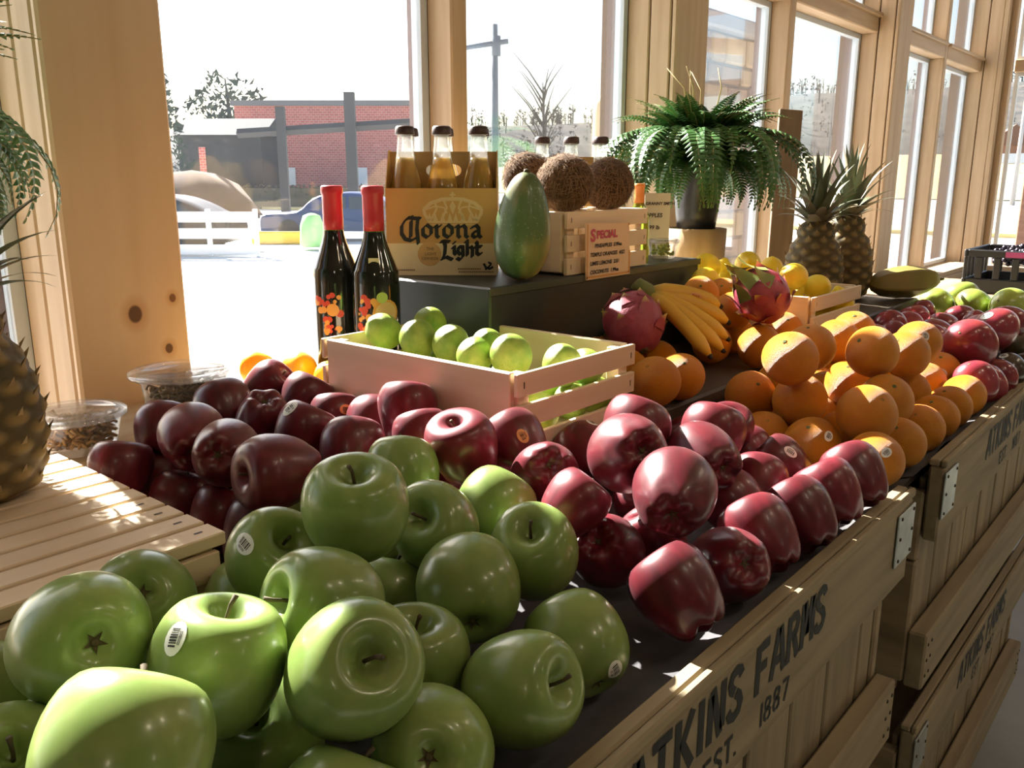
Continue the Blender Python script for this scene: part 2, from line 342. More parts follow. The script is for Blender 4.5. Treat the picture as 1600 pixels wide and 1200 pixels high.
 ('o4',(1.288,0.394,1.051),0.0400,(-0.76,0.34,0.55),None,'round orange crowning the pile top nearest the crate edge'),
 ('o5',(1.405,0.380,1.031),0.0390,(-0.69,0.21,0.70),None,'shaded orange right of the brightest top orange'),
 ('o6',(1.492,0.386,1.035),0.0390,(-0.64,-0.62,-0.45),(-0.73, -0.47, 0.49),'shaded orange with a sticker, last on top beside the mangoes'),
 ('o7',(1.450,0.478,1.048),0.0390,(-0.43,-0.14,0.89),None,'pale orange just in front of the lemon crate slats'),
 ('o8',(1.178,0.529,0.984),0.0390,(-0.51,-0.53,0.68),None,'shaded orange with a dark stem scar at the left end of the pile'),
 ('o9',(1.175,0.453,0.990),0.0400,(-0.67,0.24,0.70),None,'round sunlit orange in the middle tier, left of centre'),
 ('o10',(1.384,0.490,0.956),0.0380,(-0.08,-0.17,0.98),None,'half-hidden glowing orange between the middle tier oranges'),
 ('o11',(1.338,0.441,0.988),0.0380,(-0.51,-0.08,0.86),None,'shaded orange under the brightest top orange'),
 ('o12',(1.149,0.351,0.994),0.0410,(-0.38,-0.61,0.70),None,'large sunlit orange with a dark stem dot in the middle tier'),
 ('o13',(1.253,0.359,0.989),0.0410,(-0.49,-0.42,0.76),None,'orange with a sunlit crown directly behind the large middle one'),
 ('o14',(1.436,0.380,0.963),0.0380,(-0.43,-0.11,0.90),None,'shaded orange, third of the middle tier toward the mangoes'),
 ('o15',(1.582,0.390,0.952),0.0370,(-0.33,-0.35,0.88),None,'pointed shaded orange with a dark spot in the middle tier'),
 ('o16',(1.654,0.386,0.960),0.0380,(-0.50,-0.09,0.86),(-0.91, -0.38, 0.15),'orange with a round sticker at the right end of the middle tier'),
 ('o17',(1.113,0.407,0.948),0.0400,(-0.58,-0.01,0.81),(-0.42, -0.71, 0.56),'orange with a white sticker touching the plum-red apple'),
 ('o18',(1.123,0.481,0.944),0.0370,(-0.46,-0.33,0.83),None,'shaded orange low at the left foot of the pile'),
 ('o19',(1.095,0.319,0.950),0.0380,(-0.80,0.14,0.58),(-0.63, -0.55, 0.55),'orange with two-part sticker at the crate edge beside the last apple'),
 ('o20',(1.202,0.322,0.946),0.0380,(-0.61,-0.04,0.79),None,'orange at the crate edge, second from the red apples'),
 ('o21',(1.305,0.324,0.943),0.0380,(-0.65,0.01,0.76),None,'orange at the crate edge, third from the red apples'),
 ('o22',(1.390,0.324,0.942),0.0370,(-0.54,0.08,0.84),None,'orange at the crate edge, fourth from the red apples'),
 ('o23',(1.478,0.325,0.940),0.0370,(-0.47,0.18,0.86),None,'orange at the crate edge, second from the mangoes'),
 ('o24',(1.558,0.322,0.944),0.0370,(-0.62,0.09,0.78),None,'orange at the crate edge touching the mangoes, sunlit cap'),
 ('o25',(1.204,0.397,0.942),0.0390,(-0.49,-0.14,0.86),None,'dark orange buried under the large middle one'),
 ('o27',(1.448,0.453,0.965),0.0380,(-0.55,-0.14,0.82),None,'shaded orange buried behind the middle tier'),
 ('b1',(1.040,0.613,1.017),0.0390,(-0.65,-0.03,0.76),None,'orange on the dark shelf touching the lime crate corner'),
 ('b2',(1.114,0.613,1.012),0.0380,(-0.50,-0.45,0.74),None,'orange on the dark shelf below the banana tips'),
 ('b3',(1.377,0.698,1.013),0.0370,(-0.42,-0.44,0.79),None,'reddish orange showing behind the banana fingers'),
 ('b4',(1.403,0.621,1.014),0.0400,(-0.55,0.27,0.79),None,'shaded orange on the dark shelf under the leafy dragon fruit'),
 ('b5',(1.494,0.711,1.011),0.0370,(-0.53,-0.01,0.84),None,'dark orange between bananas and the leafy dragon fruit'),
 ('b6',(1.559,0.643,1.019),0.0370,(-0.54,-0.44,0.72),None,'shaded orange in front of the lemon crate long board'),
 ('b7',(1.447,0.696,1.063),0.0370,(-0.68,-0.36,0.64),None,'rosy orange left of the leafy dragon fruit'),
 ('b8',(1.467,0.772,1.085),0.0370,(-0.72,-0.36,0.59),None,'rosy orange behind the bananas, nearest the dark riser'),
 ('b9',(1.550,0.768,1.075),0.0370,(-0.70,-0.26,0.67),None,'rosy orange behind the bananas, below the lemons'),
 ('b11',(1.559,0.813,1.011),0.0370,(-0.63,-0.28,0.72),None,'orange hidden behind the stickered banana'),
 ('b12',(1.501,0.780,1.023),0.0370,(-0.66,-0.32,0.68),None,'orange glimpsed above the stickered banana'),
 ('l1',(0.811,0.927,1.085),0.0280,(-0.73,0.11,0.68),None,'sunlit lime at the back left of the crate'),
 ('l2',(0.814,0.860,1.082),0.0280,(-0.38,-0.30,0.88),None,'bumpy lime leaning over the long board of the crate'),
 ('l3',(0.825,0.807,1.080),0.0280,(-0.14,-0.62,0.77),None,'smooth bright lime right of the bumpy one'),
 ('l4',(0.897,0.920,1.085),0.0280,(-0.54,-0.47,0.70),None,'lime highest at the back of the crate'),
 ('l5',(0.817,0.755,1.071),0.0270,(-0.53,-0.51,0.68),None,'lime just clearing the long board, third from the left'),
 ('l6',(0.829,0.702,1.077),0.0300,(-0.57,-0.18,0.80),None,'darkest green lime in the middle of the crate'),
 ('l7',(0.886,0.794,1.070),0.0260,(-0.49,-0.44,0.75),None,'small lime behind the darkest one'),
 ('l8',(0.876,0.655,1.063),0.0290,(-0.39,-0.35,0.85),None,'yellowish lime at the slatted end of the crate'),
 ('l9',(0.896,0.703,1.014),0.0270,(-0.54,-0.53,0.65),None,'lime seen through the upper slat gap on the left'),
 ('l10',(0.927,0.653,1.053),0.0270,(-0.46,-0.88,0.13),None,'dark lime seen over the slats at the right corner'),
 ('l11',(0.895,0.653,1.011),0.0270,(-0.57,-0.69,0.44),None,'lime seen through the lower slat gap, middle'),
 ('l12',(0.829,0.653,1.011),0.0270,(-0.63,-0.71,0.32),None,'lime seen through the lower slat gap at the left'),
 ('l13',(0.946,0.653,1.011),0.0270,(0.58,-0.69,0.44),None,'lime seen through the lower slat gap at the right'),
 ('y1',(1.643,0.853,1.120),0.0300,(-0.87,0.30,0.40),None,'sunlit lemon at the far left of the heap'),
 ('y2',(1.567,0.816,1.100),0.0290,(-0.95,0.32,-0.03),None,'shaded lemon below the far left one'),
 ('y3',(1.736,0.806,1.120),0.0310,(-0.83,-0.47,0.31),None,'large lemon with a dark stem dot on top of the heap'),
 ('y4',(1.702,0.738,1.115),0.0280,(-0.48,-0.24,0.84),None,'lemon with its nipple pointing up'),
 ('y5',(1.647,0.667,1.112),0.0290,(-0.95,0.28,0.13),None,'round pale lemon on top near the crate rim'),
 ('y6',(1.687,0.686,1.079),0.0280,(-0.64,-0.39,-0.66),None,'lemon wedged under the round pale one'),
 ('y7',(1.729,0.650,1.084),0.0290,(-0.54,-0.79,0.28),None,'tilted lemon at the right of the heap'),
 ('y8',(1.774,0.663,1.054),0.0290,(-0.90,0.06,0.43),None,'lemon resting against the near board of its crate'),
 ('m1',(1.718,0.355,1.004),0.0480,(-0.82,0.23,0.53),None,'largest purple-red mango beside the oranges, sunlit shoulder'),
 ('m2',(1.945,0.383,0.983),0.0450,(-0.54,0.07,0.84),None,'red mango just behind the largest one'),
 ('m3',(1.868,0.347,1.012),0.0480,(-0.85,0.20,0.49),(-0.72, 0.22, 0.66),'red mango with an oval white sticker'),
 ('m4',(2.054,0.359,0.998),0.0460,(-0.69,0.04,0.72),None,'red mango at the right end of the upper row'),
 ('m5',(2.150,0.518,0.945),0.0399,(-0.80,0.30,0.53),None,'red mango right behind the stickered orange'),
 ('m6',(2.276,0.535,0.945),0.0399,(-0.81,0.18,0.56),None,'second red mango behind the stickered orange'),
 ('m7',(2.454,0.539,0.945),0.0399,(-0.81,0.25,0.53),None,'red mango in front of the green mangoes'),
 ('m8',(2.352,0.625,0.948),0.0399,(-0.81,0.50,0.31),None,'purplish red mango with two pale dots, middle of the back row'),
 ('m9',(2.437,0.627,0.949),0.0380,(-0.75,0.34,0.57),None,'red mango at the back below the olive squash'),
 ('m10',(2.157,0.624,0.952),0.0408,(-0.53,0.66,0.53),None,'red mango beside the lemon crate slats'),
 ('m11',(1.625,0.320,0.954),0.0380,(-0.39,0.27,0.88),None,'red mango at the crate edge touching the last orange'),
 ('m12',(1.690,0.314,0.940),0.0360,(-0.41,0.10,0.91),None,'dark red mango, second at the crate edge'),
 ('m13',(1.755,0.311,0.940),0.0360,(-0.58,0.03,0.81),None,'dark red mango, third at the crate edge'),
 ('m14',(1.822,0.307,0.941),0.0370,(-0.58,0.10,0.81),(-0.39, 0.21, 0.9),'black-green mango with a grey round sticker at the crate edge'),
 ('m15',(1.889,0.286,0.941),0.0370,(-0.73,0.37,0.58),None,'black-green mango at the right frame edge'),
 ('m16',(1.998,0.317,0.953),0.0400,(-0.67,0.13,0.73),None,'dark green mango behind the black-green ones at the frame edge'),
 ('n1',(2.621,0.638,0.955),0.0480,(-0.85,0.49,0.20),None,'green mango with a sunlit left tip, leftmost of the green ones'),
 ('n2',(2.841,0.626,0.955),0.0500,(-0.67,0.68,0.28),None,'green mango at the back of the green ones'),
 ('n3',(2.623,0.543,0.958),0.0500,(-0.75,0.60,0.27),None,'yellow-green mango with a sunlit top'),
 ('n4',(2.589,0.446,0.962),0.0560,(-0.78,0.47,0.41),None,'largest green mango in front of the black grape crate'),
 ('n5',(2.212,0.342,0.946),0.0420,(-0.83,0.39,0.41),None,'pale yellow-green mango at the right frame edge'),
 ('m500',(2.060,0.585,0.942),0.0375,(0.30,0.20,0.93),None,'small red mango low in the heap, first from the left among the half-hidden ones'),
 ('m501',(2.240,0.605,0.942),0.0375,(0.30,0.20,0.93),None,'small red mango low in the heap, second from the left among the half-hidden ones'),
 ('m502',(2.360,0.485,0.942),0.0375,(0.30,0.20,0.93),None,'small red mango low in the heap, third from the left among the half-hidden ones'),
]
BURIED = {
 'green':[(0.443,0.618,0.938,0.0340),(0.338,0.477,0.938,0.0341),(0.186,0.404,0.938,0.0341),(0.582,0.592,0.938,0.0342),(0.113,0.352,0.938,0.0343),(0.276,0.519,0.939,0.0346),(0.516,0.620,0.939,0.0348),(0.560,0.782,0.940,0.0358)],
 'red':[(0.633,0.785,0.938,0.0340),(0.550,0.866,0.938,0.0340),(0.908,0.472,0.938,0.0341),(0.977,0.515,0.938,0.0341),(0.905,0.552,0.938,0.0341),(0.526,0.997,0.938,0.0341),(0.624,0.879,0.938,0.0342),(1.030,0.558,0.938,0.0343),(0.635,0.994,0.938,0.0343),(0.799,0.480,0.938,0.0344),(0.661,0.593,0.939,0.0346),(0.568,0.935,0.940,0.0361),(0.977,0.467,0.988,0.0340)],
 'orange':[(1.552,0.554,0.938,0.0340),(1.652,0.570,0.938,0.0341),(1.702,0.512,0.938,0.0341),(1.313,0.569,0.938,0.0341),(1.667,0.455,0.938,0.0342),(1.300,0.473,0.938,0.0342),(1.540,0.481,0.938,0.0342),(1.415,0.551,0.938,0.0342),(1.717,0.351,0.939,0.0345),(1.236,0.567,0.939,0.0345),(1.515,0.410,0.939,0.0352),(1.125,0.571,0.939,0.0355),(1.228,0.480,0.940,0.0364),(1.484,0.542,0.940,0.0364),(1.605,0.482,0.961,0.0349),(1.272,0.527,0.986,0.0354),(1.603,0.547,0.995,0.0372),(1.523,0.561,0.999,0.0351)],
 'lime':[(0.890,0.837,1.011,0.0260),(0.822,0.920,1.011,0.0260),(0.788,0.696,1.011,0.0260),(0.799,0.779,1.011,0.0260),(0.843,0.855,1.011,0.0260),(0.865,0.750,1.011,0.0260),(0.773,0.851,1.011,0.0260),(0.938,0.734,1.011,0.0260),(0.843,0.803,1.012,0.0260),(0.774,0.901,1.026,0.0260)],
 'lemon':[(1.710,0.673,1.014,0.0285),(1.732,0.781,1.014,0.0285),(1.708,0.905,1.014,0.0285),(1.737,0.840,1.014,0.0285),(1.638,0.783,1.014,0.0285),(1.656,0.650,1.014,0.0285),(1.651,0.718,1.014,0.0285),(1.640,0.875,1.014,0.0285),(1.800,0.847,1.014,0.0285),(1.760,0.722,1.015,0.0285),(1.805,0.908,1.017,0.0285),(1.671,0.827,1.018,0.0285),(1.704,0.732,1.029,0.0285),(1.678,0.882,1.054,0.0285),(1.681,0.778,1.054,0.0285),(1.757,0.804,1.058,0.0285)],
 'navel':[(1.100,0.700,1.012,0.0365),(1.190,0.700,1.012,0.0365),(1.152,0.790,1.012,0.0365),(1.440,0.745,1.000,0.0260)],
 'mango':[(1.660,0.465,0.942,0.0375),(1.660,0.545,0.942,0.0375),(1.660,0.625,0.942,0.0375),(1.740,0.425,0.942,0.0375),(1.740,0.505,0.942,0.0375),(1.740,0.585,0.942,0.0375),(1.820,0.385,0.942,0.0375),(1.820,0.465,0.942,0.0375),(1.820,0.545,0.942,0.0375),(1.820,0.625,0.942,0.0375),(1.900,0.445,0.942,0.0375),(1.900,0.525,0.942,0.0375),(1.900,0.605,0.942,0.0375),(1.980,0.445,0.942,0.0375),(1.980,0.525,0.942,0.0375),(1.980,0.605,0.942,0.0375),(2.060,0.425,0.942,0.0375),(2.060,0.505,0.942,0.0375),(2.120,0.345,0.942,0.0375),(2.140,0.425,0.942,0.0375),(2.220,0.425,0.942,0.0375),(2.300,0.425,0.942,0.0375),(2.420,0.425,0.942,0.0375)],
 'lime2':[(0.876,0.933,1.033,0.0270),(0.946,0.877,1.011,0.0270),(0.936,0.933,1.024,0.0270),(0.914,0.785,1.020,0.0270)],
 'lemon2':[(1.813,0.839,1.074,0.0290),(1.813,0.629,1.047,0.0290),(1.813,0.668,1.013,0.0290),(1.772,0.878,1.060,0.0290),(1.813,0.786,1.055,0.0290),(1.813,0.904,1.090,0.0290),(1.813,0.732,1.032,0.0290)],
}
# ---------------------------------------------------------------- shared materials
PINE = wood('pine_z', (.52,.38,.245), (.41,.285,.17), 'z')
PINE_X = wood('pine_x', (.52,.38,.245), (.41,.285,.17), 'x')
PINE_Y = wood('pine_y', (.52,.38,.245), (.41,.285,.17), 'y')
POSTM = wood('pine_post', (.58,.43,.29), (.51,.36,.23), 'z', .7, knots=[((.607,1.25,1.102), .012, (.10,.045,.02)), ((.655,1.25,1.043), .007, (.10,.045,.02)), ((.668,1.25,1.12), .006, (.16,.07,.03))])
GROOVE = mat('dark_groove', (.10,.055,.03), .8)
PALE = wood('pale_crate_wood_x', (.76,.61,.43), (.64,.49,.32), 'x')
PALE_Y = wood('pale_crate_wood_y', (.76,.61,.43), (.64,.49,.32), 'y')
PALE_Z = wood('pale_crate_wood_z', (.76,.61,.43), (.64,.49,.32), 'z')
OLDW = wood('weathered_crate_board', (.315,.25,.155), (.19,.15,.09), 'x', 1.2, rough=.75)
OLDW_Z = wood('weathered_crate_stave', (.315,.25,.155), (.19,.15,.09), 'z', 1.2, rough=.75)
OLDW_Y = wood('weathered_crate_end', (.34,.26,.16), (.20,.15,.09), 'y', 1.2, rough=.75)
INK = mat('black_stencil_ink', (.016,.016,.014), .7)
GALV = mat('galvanised_plate', (.42,.44,.42), .45, (.30,.32,.31), 30, metal=.7)
NAIL = mat('nail_head', (.07,.05,.04), .6, metal=.6)
DARKT = wood('dark_display_board', (.060,.045,.032), (.035,.027,.020), 'x', rough=.45)
BLACKT = mat('black_painted_riser', (.022,.026,.024), .42, (.035,.04,.036), 8)
SASHW = mat('white_sash', (.50,.55,.60), .5)
MAUVE = mat('mauve_brown_cladding', (.13,.085,.08), .7)
GLASS = clear_mat('hazy_window_glass', (.97,.98,.98), haze=.0048, gloss=.012, hazecol=(.80,.90,1))  # bluish translucent haze added to the panes for the flare veil
WALLM = mat('cream_wall', (.34,.30,.25), .8, (.30,.26,.21), 3)
CEILM = wood('pine_ceiling', (.34,.25,.16), (.27,.19,.12), 'x')
FLOORM = mat('sealed_concrete_floor', (.20,.21,.18), .35, (.27,.27,.23), 3.0, detail=8, bump=(60,.08,.002))
# ---------------------------------------------------------------- room shell
W, G_ = 1.25, 1.41           # inner face of the posts, glass plane
XE = 5.95                    # end wall
struct(MB().box((-4,-5,-.1), (XE+.15,1.5,0)).build('floor', FLOORM))
struct(MB().box((-4,-5,3.2), (XE+.15,1.5,3.3)).build('ceiling', CEILM))
struct(MB().box((-4,-5.12,0), (XE+.15,-5,3.2)).build('wall_back', WALLM))
struct(MB().box((-4.12,-5,0), (-4,1.5,3.2)).build('wall_left', WALLM))
wf = sroot('wall_front')
MB().box((-4,1.30,0), (XE,1.5,.765)).build('lower_wall', PINE_X, wf)
MB().box((-4,1.30,2.72), (XE,1.5,3.2)).build('header', PINE_X, wf)
MB().box((-4,1.30,.765), (-1.0,1.5,2.72)).build('solid_bay', PINE, wf)
we = sroot('wall_right')
MB().box((XE,-5,0), (XE+.15,1.5,.74)).build('lower_wall', PINE_Y, we)
MB().box((XE,-5,2.72), (XE+.15,1.5,3.2)).build('header', PINE_Y, we)
MB().box((XE,-5,.74), (XE+.15,-1.2,2.72)).build('solid_bay', PINE, we)
def post(n, x0, x1, mat_=PINE):
    t = sroot('trim_%d' % n)
    MB().box((x0+.012,W+.014,.74), (x1-.012,1.50,2.74)).build('post_core', GROOVE, t)
    MB().bbox((x0,W,.0), (x1,W+.016,2.74), .004).build('face_board', mat_, t)
    for x, sx in ((x0, 1), (x1, -1)):
        for a, b in ((W+.020, W+.082), (W+.087, G_-.004)):
            lo = min(x, x+sx*.014); hi = max(x, x+sx*.014)
            MB().bbox((lo,a,.74), (hi,b,2.74), .003).build('jamb_board', PINE, t)
        lo = min(x, x+sx*.02); hi = max(x, x+sx*.02)
        MB().box((lo-(.034 if n == 1 and sx > 0 else .008),G_+.025,.74), (hi+.008,1.50 if n == 1 else 1.47,2.74)).build('outer_cladding', MAUVE, t)  # first post's left cladding widened outward only to shade a green apple
    return t
post(1, .516, .690, POSTM)
post(2, 2.163, 2.340); post(3, 4.01, 4.19)
tc_ = sroot('trim_4')                                             # corner post
MB().box((5.86,W-.02,.74), (XE,1.5,2.74)).build('post_core', GROOVE, tc_)
for a, b in ((W+.0, W+.07), (W+.075, G_-.004)): MB().bbox((5.85,a,.74), (5.864,b,2.74), .003).build('jamb_board', PINE, tc_)
MB().bbox((5.85,W-.028,.0), (5.90,W+.0,2.74), .004).build('corner_board', PINE, tc_)
MB().bbox((5.905,W-.06,.0), (XE+.02,W-.0,2.74), .004).build('corner_board', PINE, tc_)
post(5, -1.14, -.97)
def bay(n, x0, x1, mx):
    w = sroot('window_%d' % n)
    mb = MB(); mb.bbox((mx,1.335,.79), (mx+.05,G_-.002,2.72), .004); mb.build('mullion', PINE, w)
    MB().box((mx-.008,G_+.02,.79), (mx+.058,1.46,2.72)).build('outer_mullion', MAUVE, w)
    for a, b in ((x0, mx), (mx+.05, x1)):
        MB().bbox((a,1.335,1.905), (b,G_-.002,1.975), .004).build('rail', PINE_X, w)
        MB().bbox((a,1.318,1.965), (b,1.345,1.982), .003).build('rail_lip', PINE_X, w)
        MB().box((a,G_+.02,1.905), (b,1.46,1.975)).build('outer_rail', MAUVE, w)
        for z0, z1 in ((.80, 1.905), (1.975, 2.72)):
            s = MB(); q = .020
            s.box((a,G_-.004,z0), (a+q,G_+.024,z1)); s.box((b-q,G_-.004,z0), (b,G_+.024,z1)); s.box((a+q,G_-.004,z0), (b-q,G_+.024,z0+q)); s.box((a+q,G_-.004,z1-q), (b-q,G_+.024,z1))
            s.build('sash', SASHW, w)
            MB().box((a+q,G_+.006,z0+q), (b-q,G_+.011,z1-q)).build('pane', GLASS, w)
    for k, (ya, yb) in enumerate(((1.225,1.29), (1.293,1.35), (1.353,1.43))):
        MB().bbox((x0,ya,.765), (x1,yb,.800-.003*k), .003).build('sill_board', PINE_X, w)
    MB().bbox((x0,1.215,.55), (x1,1.235,.775), .003).build('sill_apron', PINE_X, w)
bay(1, -.97, .516, -.25); bay(2, .690, 2.163, 1.383); bay(3, 2.340, 4.01, 3.09); bay(4, 4.19, 5.85, 5.06)
we5 = sroot('window_5')                                           # end wall window
for a, b in ((-1.2,-.02), (.03,1.19)):
    MB().bbox((XE+.03,a,1.905), (XE+.10,b,1.975), .004).build('rail', PINE_Y, we5)
    for z0, z1 in ((.775,1.905), (1.975,2.72)):
        s = MB(); q = .02
        s.box((XE+.08,a,z0), (XE+.11,a+q,z1)); s.box((XE+.08,b-q,z0), (XE+.11,b,z1)); s.box((XE+.08,a+q,z0), (XE+.11,b-q,z0+q)); s.box((XE+.08,a+q,z1-q), (XE+.11,b-q,z1))
        s.build('sash', SASHW, we5)
        MB().box((XE+.09,a+q,z0+q), (XE+.095,b-q,z1-q)).build('pane', GLASS, we5)
MB().bbox((XE+.02,-.02,.77), (XE+.11,.03,2.72), .004).build('mullion', PINE, we5)
MB().bbox((XE-.05,-1.2,.74), (XE+.12,1.19,.775), .004).build('sill_board', PINE_Y, we5)
MB().bbox((XE-.02,-1.2,.55), (XE,1.19,.74), .004).build('sill_apron', PINE_Y, we5)
# ---------------------------------------------------------------- outside
APRON = mat('pale_pavement', (.62,.60,.56), .85, (.52,.50,.47), .6, detail=8)  # pale concrete colour of the ground itself
ASPH = mat('grey_asphalt', (.20,.20,.21), .8, (.26,.26,.26), .5, detail=8)
LAWN = mat('winter_lawn', (.36,.27,.13), .95, (.27,.21,.10), .08, detail=8)
HILLM = mat('bare_wooded_hillside', (.085,.074,.064), 1, (.020,.024,.025), .30, detail=10, stretch=(1,1,.35))
WOODM = mat('distant_trees', (.022,.027,.024), 1, (.042,.037,.030), .2)
struct(MB().add([(-300,1.55,-.5),(6.2,1.55,-.5),(6.2,-200,-.5),(400,-200,-.5),(400,400,-.5),(-300,400,-.5)], [(0,1,2,3,4,5)]).build('ground', APRON))
struct(MB().box((33,-120,-.49), (78,60,-.47)).build('road', ASPH))
struct(MB().box((30,-120,-.49), (33,60,-.36)).build('kerb', mat('yellowed_kerb', (.62,.50,.22), .8)))
struct(MB().grid(10, 24, lambda u, v: (78+u*80, -140+v*260, -.4 + 5.5*u**1.3)).build('lawn_bank', LAWN))
cw = thing('crosswalk', 'pale painted crosswalk bars on the pavement beyond the end window', 'road marking', (28,4,-.495))
CWM = mat('tan_painted_bar', (.42,.36,.26), .8)
for i in range(7): MB().box((25.2+i*.75,-14,-.5), (25.55+i*.75,12,-.488)).build('painted_bar', CWM, cw, (28,4,-.495))
def ridge(name, p0, p1, h0, h1, depth, seed):
    a = Vector(p0); b = Vector(p1); n = Vector((b.y-a.y, -(b.x-a.x), 0)).normalized()
    if n.dot(a) < 0: n = -n
    def fn(u, v):
        p = a.lerp(b, u) + n*depth*v; h = (h0+(h1-h0)*u)*(math.sin(min(v,1)*math.pi*.5)**.8)
        h *= 1 + .12*noise.noise(Vector((u*9+seed, v*3, 0)))
        return (p.x, p.y, -.6 + h)
    return fn, struct(MB().grid(60, 10, fn).build(name, HILLM))
f1, h1_ = ridge('hillside', (60,190,0), (230,70,0), 11, 20, 60, 1)
f2, h2_ = ridge('hillside', (215,150,0), (290,-60,0), 30, 38, 110, 5)
tl = MB(); R_ = random.Random(3)
def blob_tree(mb, p, h, w, bare=False):
    if bare:
        for _ in range(3):
            dx, dy = R_.uniform(-w,w)*.5, R_.uniform(-w,w)*.5
            mb.tube([p, (p[0]+dx*.3,p[1]+dy*.3,p[2]+h*.55), (p[0]+dx,p[1]+dy,p[2]+h)], [w*.06,w*.045,w*.01], 3)
    else:
        mb.tube([p, (p[0],p[1],p[2]+h*.6)], [w*.07,w*.03], 3)
        for _ in range(16):
            t = R_.random(); a = R_.uniform(0,6.3); rr = w*.5*math.sin(math.pi*(.12+.85*t))**.7*R_.random()**.5; c = Vector((p[0]+math.cos(a)*rr, p[1]+math.sin(a)*rr, p[2]+h*(.2+.78*t)))
            mb.add([c+Vector((R_.uniform(-1,1),R_.uniform(-1,1),R_.uniform(-1,1)))*w*.24 for _ in range(3)], [(0,1,2)])
for f, n, hh in ((f1, 620, (2.2,6.0)), (f2, 520, (2.5,6.5))):
    for i in range(n):
        u = R_.random(); v = R_.choice((R_.uniform(.8,1.0), R_.uniform(.0,1.0)))
        q = f(u, v); h = R_.uniform(*hh)
        blob_tree(tl, (q[0],q[1],q[2]-.3), h, h*R_.uniform(.3,.6), R_.random() < (.25 if f is f1 else .6))
o = tl.build('woodland', WOODM); tag(o, 'dark bluish woodland covering the far hills outside the windows', 'trees', kind='stuff')
def tree(name, label, p, h, w, kind, matl):
    t = thing(name, label, 'tree', p); r = random.Random(int(h*100))
    MB().tube([(0,0,0),(w*.02,0,h*.5),(0,w*.03,h*.95)], [w*.05,w*.035,w*.008], 6).build('trunk', mat(name+'_bark', (.07,.055,.045), .9), t)
    mb = MB()
    if kind == 'bare':
        for i in range(26):
            z = h*r.uniform(.35,.9); a = r.uniform(0,6.3); l = w*r.uniform(.25,.6)
            mb.tube([(0,0,z),(math.cos(a)*l*.5,math.sin(a)*l*.5,z+l*.7),(math.cos(a)*l,math.sin(a)*l,z+l*1.25)], [w*.018,w*.011,w*.004], 4)
        mb.build('branch_crown', matl, t)
    else:
        for i in range(900 if kind == 'round' else 700):
            if kind == 'round':
                d = Vector((r.gauss(0,1),r.gauss(0,1),r.gauss(0,1))).normalized()*r.random()**.4; c = Vector((d.x*w*.5,d.y*w*.5,h*.66+d.z*h*.34))
            else:
                tz = r.random(); a = r.uniform(0,6.3); rr = w*.5*(1-tz)*(.5+.5*r.random())*(1-.35*((tz*9)%1)); c = Vector((math.cos(a)*rr,math.sin(a)*rr,h*(.1+.9*tz)))
            s = w*.05*r.uniform(.6,1.4); n = [Vector((r.uniform(-1,1),r.uniform(-1,1),r.uniform(-1,1)))*s for _ in range(3)]
            mb.add([c+n[0],c+n[1],c+n[2]], [(0,1,2)])
        mb.build('foliage', matl, t)
EVG = mat('evergreen_foliage', (.035,.05,.035), .9)
tree('round_tree', 'round dark tree above the brick building roofline, seen through the left pane', (41.2,65.2,-.5), 10.2, 7.0, 'round', EVG)
tree('conifer', 'tall dark conifer just right of the wide pine post', (24.3,44.8,-.5), 8.2, 4.6, 'cone', EVG)
tree('bare_tree', 'bare forked tree rising over the treeline right of the utility pole', (58,45.6,-.5), 9.9, 4.5, 'bare', WOODM)
BRICK = mat('red_brick_wall', (.50,.13,.10), .9, (.42,.10,.08), 3)
def brick_nodes(m):
    nt = m.node_tree; N = nt.nodes; b = N.new('ShaderNodeTexBrick'); tcn = N.new('ShaderNodeTexCoord'); mp = N.new('ShaderNodeMapping')
    mp.inputs['Rotation'].default_value = (math.radians(90), 0, 0); mp.inputs['Scale'].default_value = (1,1,1)
    b.inputs['Color1'].default_value = (.52,.14,.11,1); b.inputs['Color2'].default_value = (.42,.10,.08,1); b.inputs['Mortar'].default_value = (.55,.42,.36,1)
    b.inputs['Scale'].default_value = 1.6; b.inputs['Mortar Size'].default_value = .015
    nt.links.new(tcn.outputs['Object'], mp.inputs[0]); nt.links.new(mp.outputs[0], b.inputs[0]); nt.links.new(b.outputs[0], N['Principled BSDF'].inputs['Base Color'])
brick_nodes(BRICK)
DKT = mat('dark_stained_timber', (.028,.026,.028), .8)
bl = thing('brick_building', 'long red brick building across the car park, behind dark timber posts', 'building', (38.7,49.5,-.5), math.atan2(45.2-53.9, 42.4-35.0))
MB().box((-6.2,0,0), (6.4,8,6.6)).build('wall', BRICK, bl)
MB().box((-6.4,-.2,6.6), (6.6,8.2,6.95)).build('roof', mat('flat_roof_edge', (.16,.15,.15), .8), bl)
for x in (-2.6, 2.4): MB().box((x-.35,-.06,1.3), (x+.35,.02,2.5)).build('window', mat('pale_window', (.7,.7,.68), .4), bl)
dk = thing('dark_shed', 'dark gabled timber shed left of the brick building', 'building', (29.4,48,-.5), math.atan2(46.3-49.57, 30.75-27.99))
MB().box((-2.4,0,0), (2.6,5,4.4)).build('wall', DKT, dk)
MB().add([(-2.7,-.3,4.3),(2.9,-.3,4.3),(2.9,5.3,4.3),(-2.7,5.3,4.3),(-2.7,2.5,5.4),(2.9,2.5,5.4)], [(0,1,5,4),(2,3,4,5),(0,4,3),(1,2,5),(0,3,2,1)]).build('roof', mat('dark_shingle_roof', (.03,.03,.034), .9), dk)
MB().box((-1.15,-.05,1.5), (-.75,.02,3.6)).build('brick_gap_window', BRICK, dk)
pg = thing('timber_pergola', 'dark timber post-and-beam frame in front of the brick building', 'pergola', (21.8,28.3,-.5))
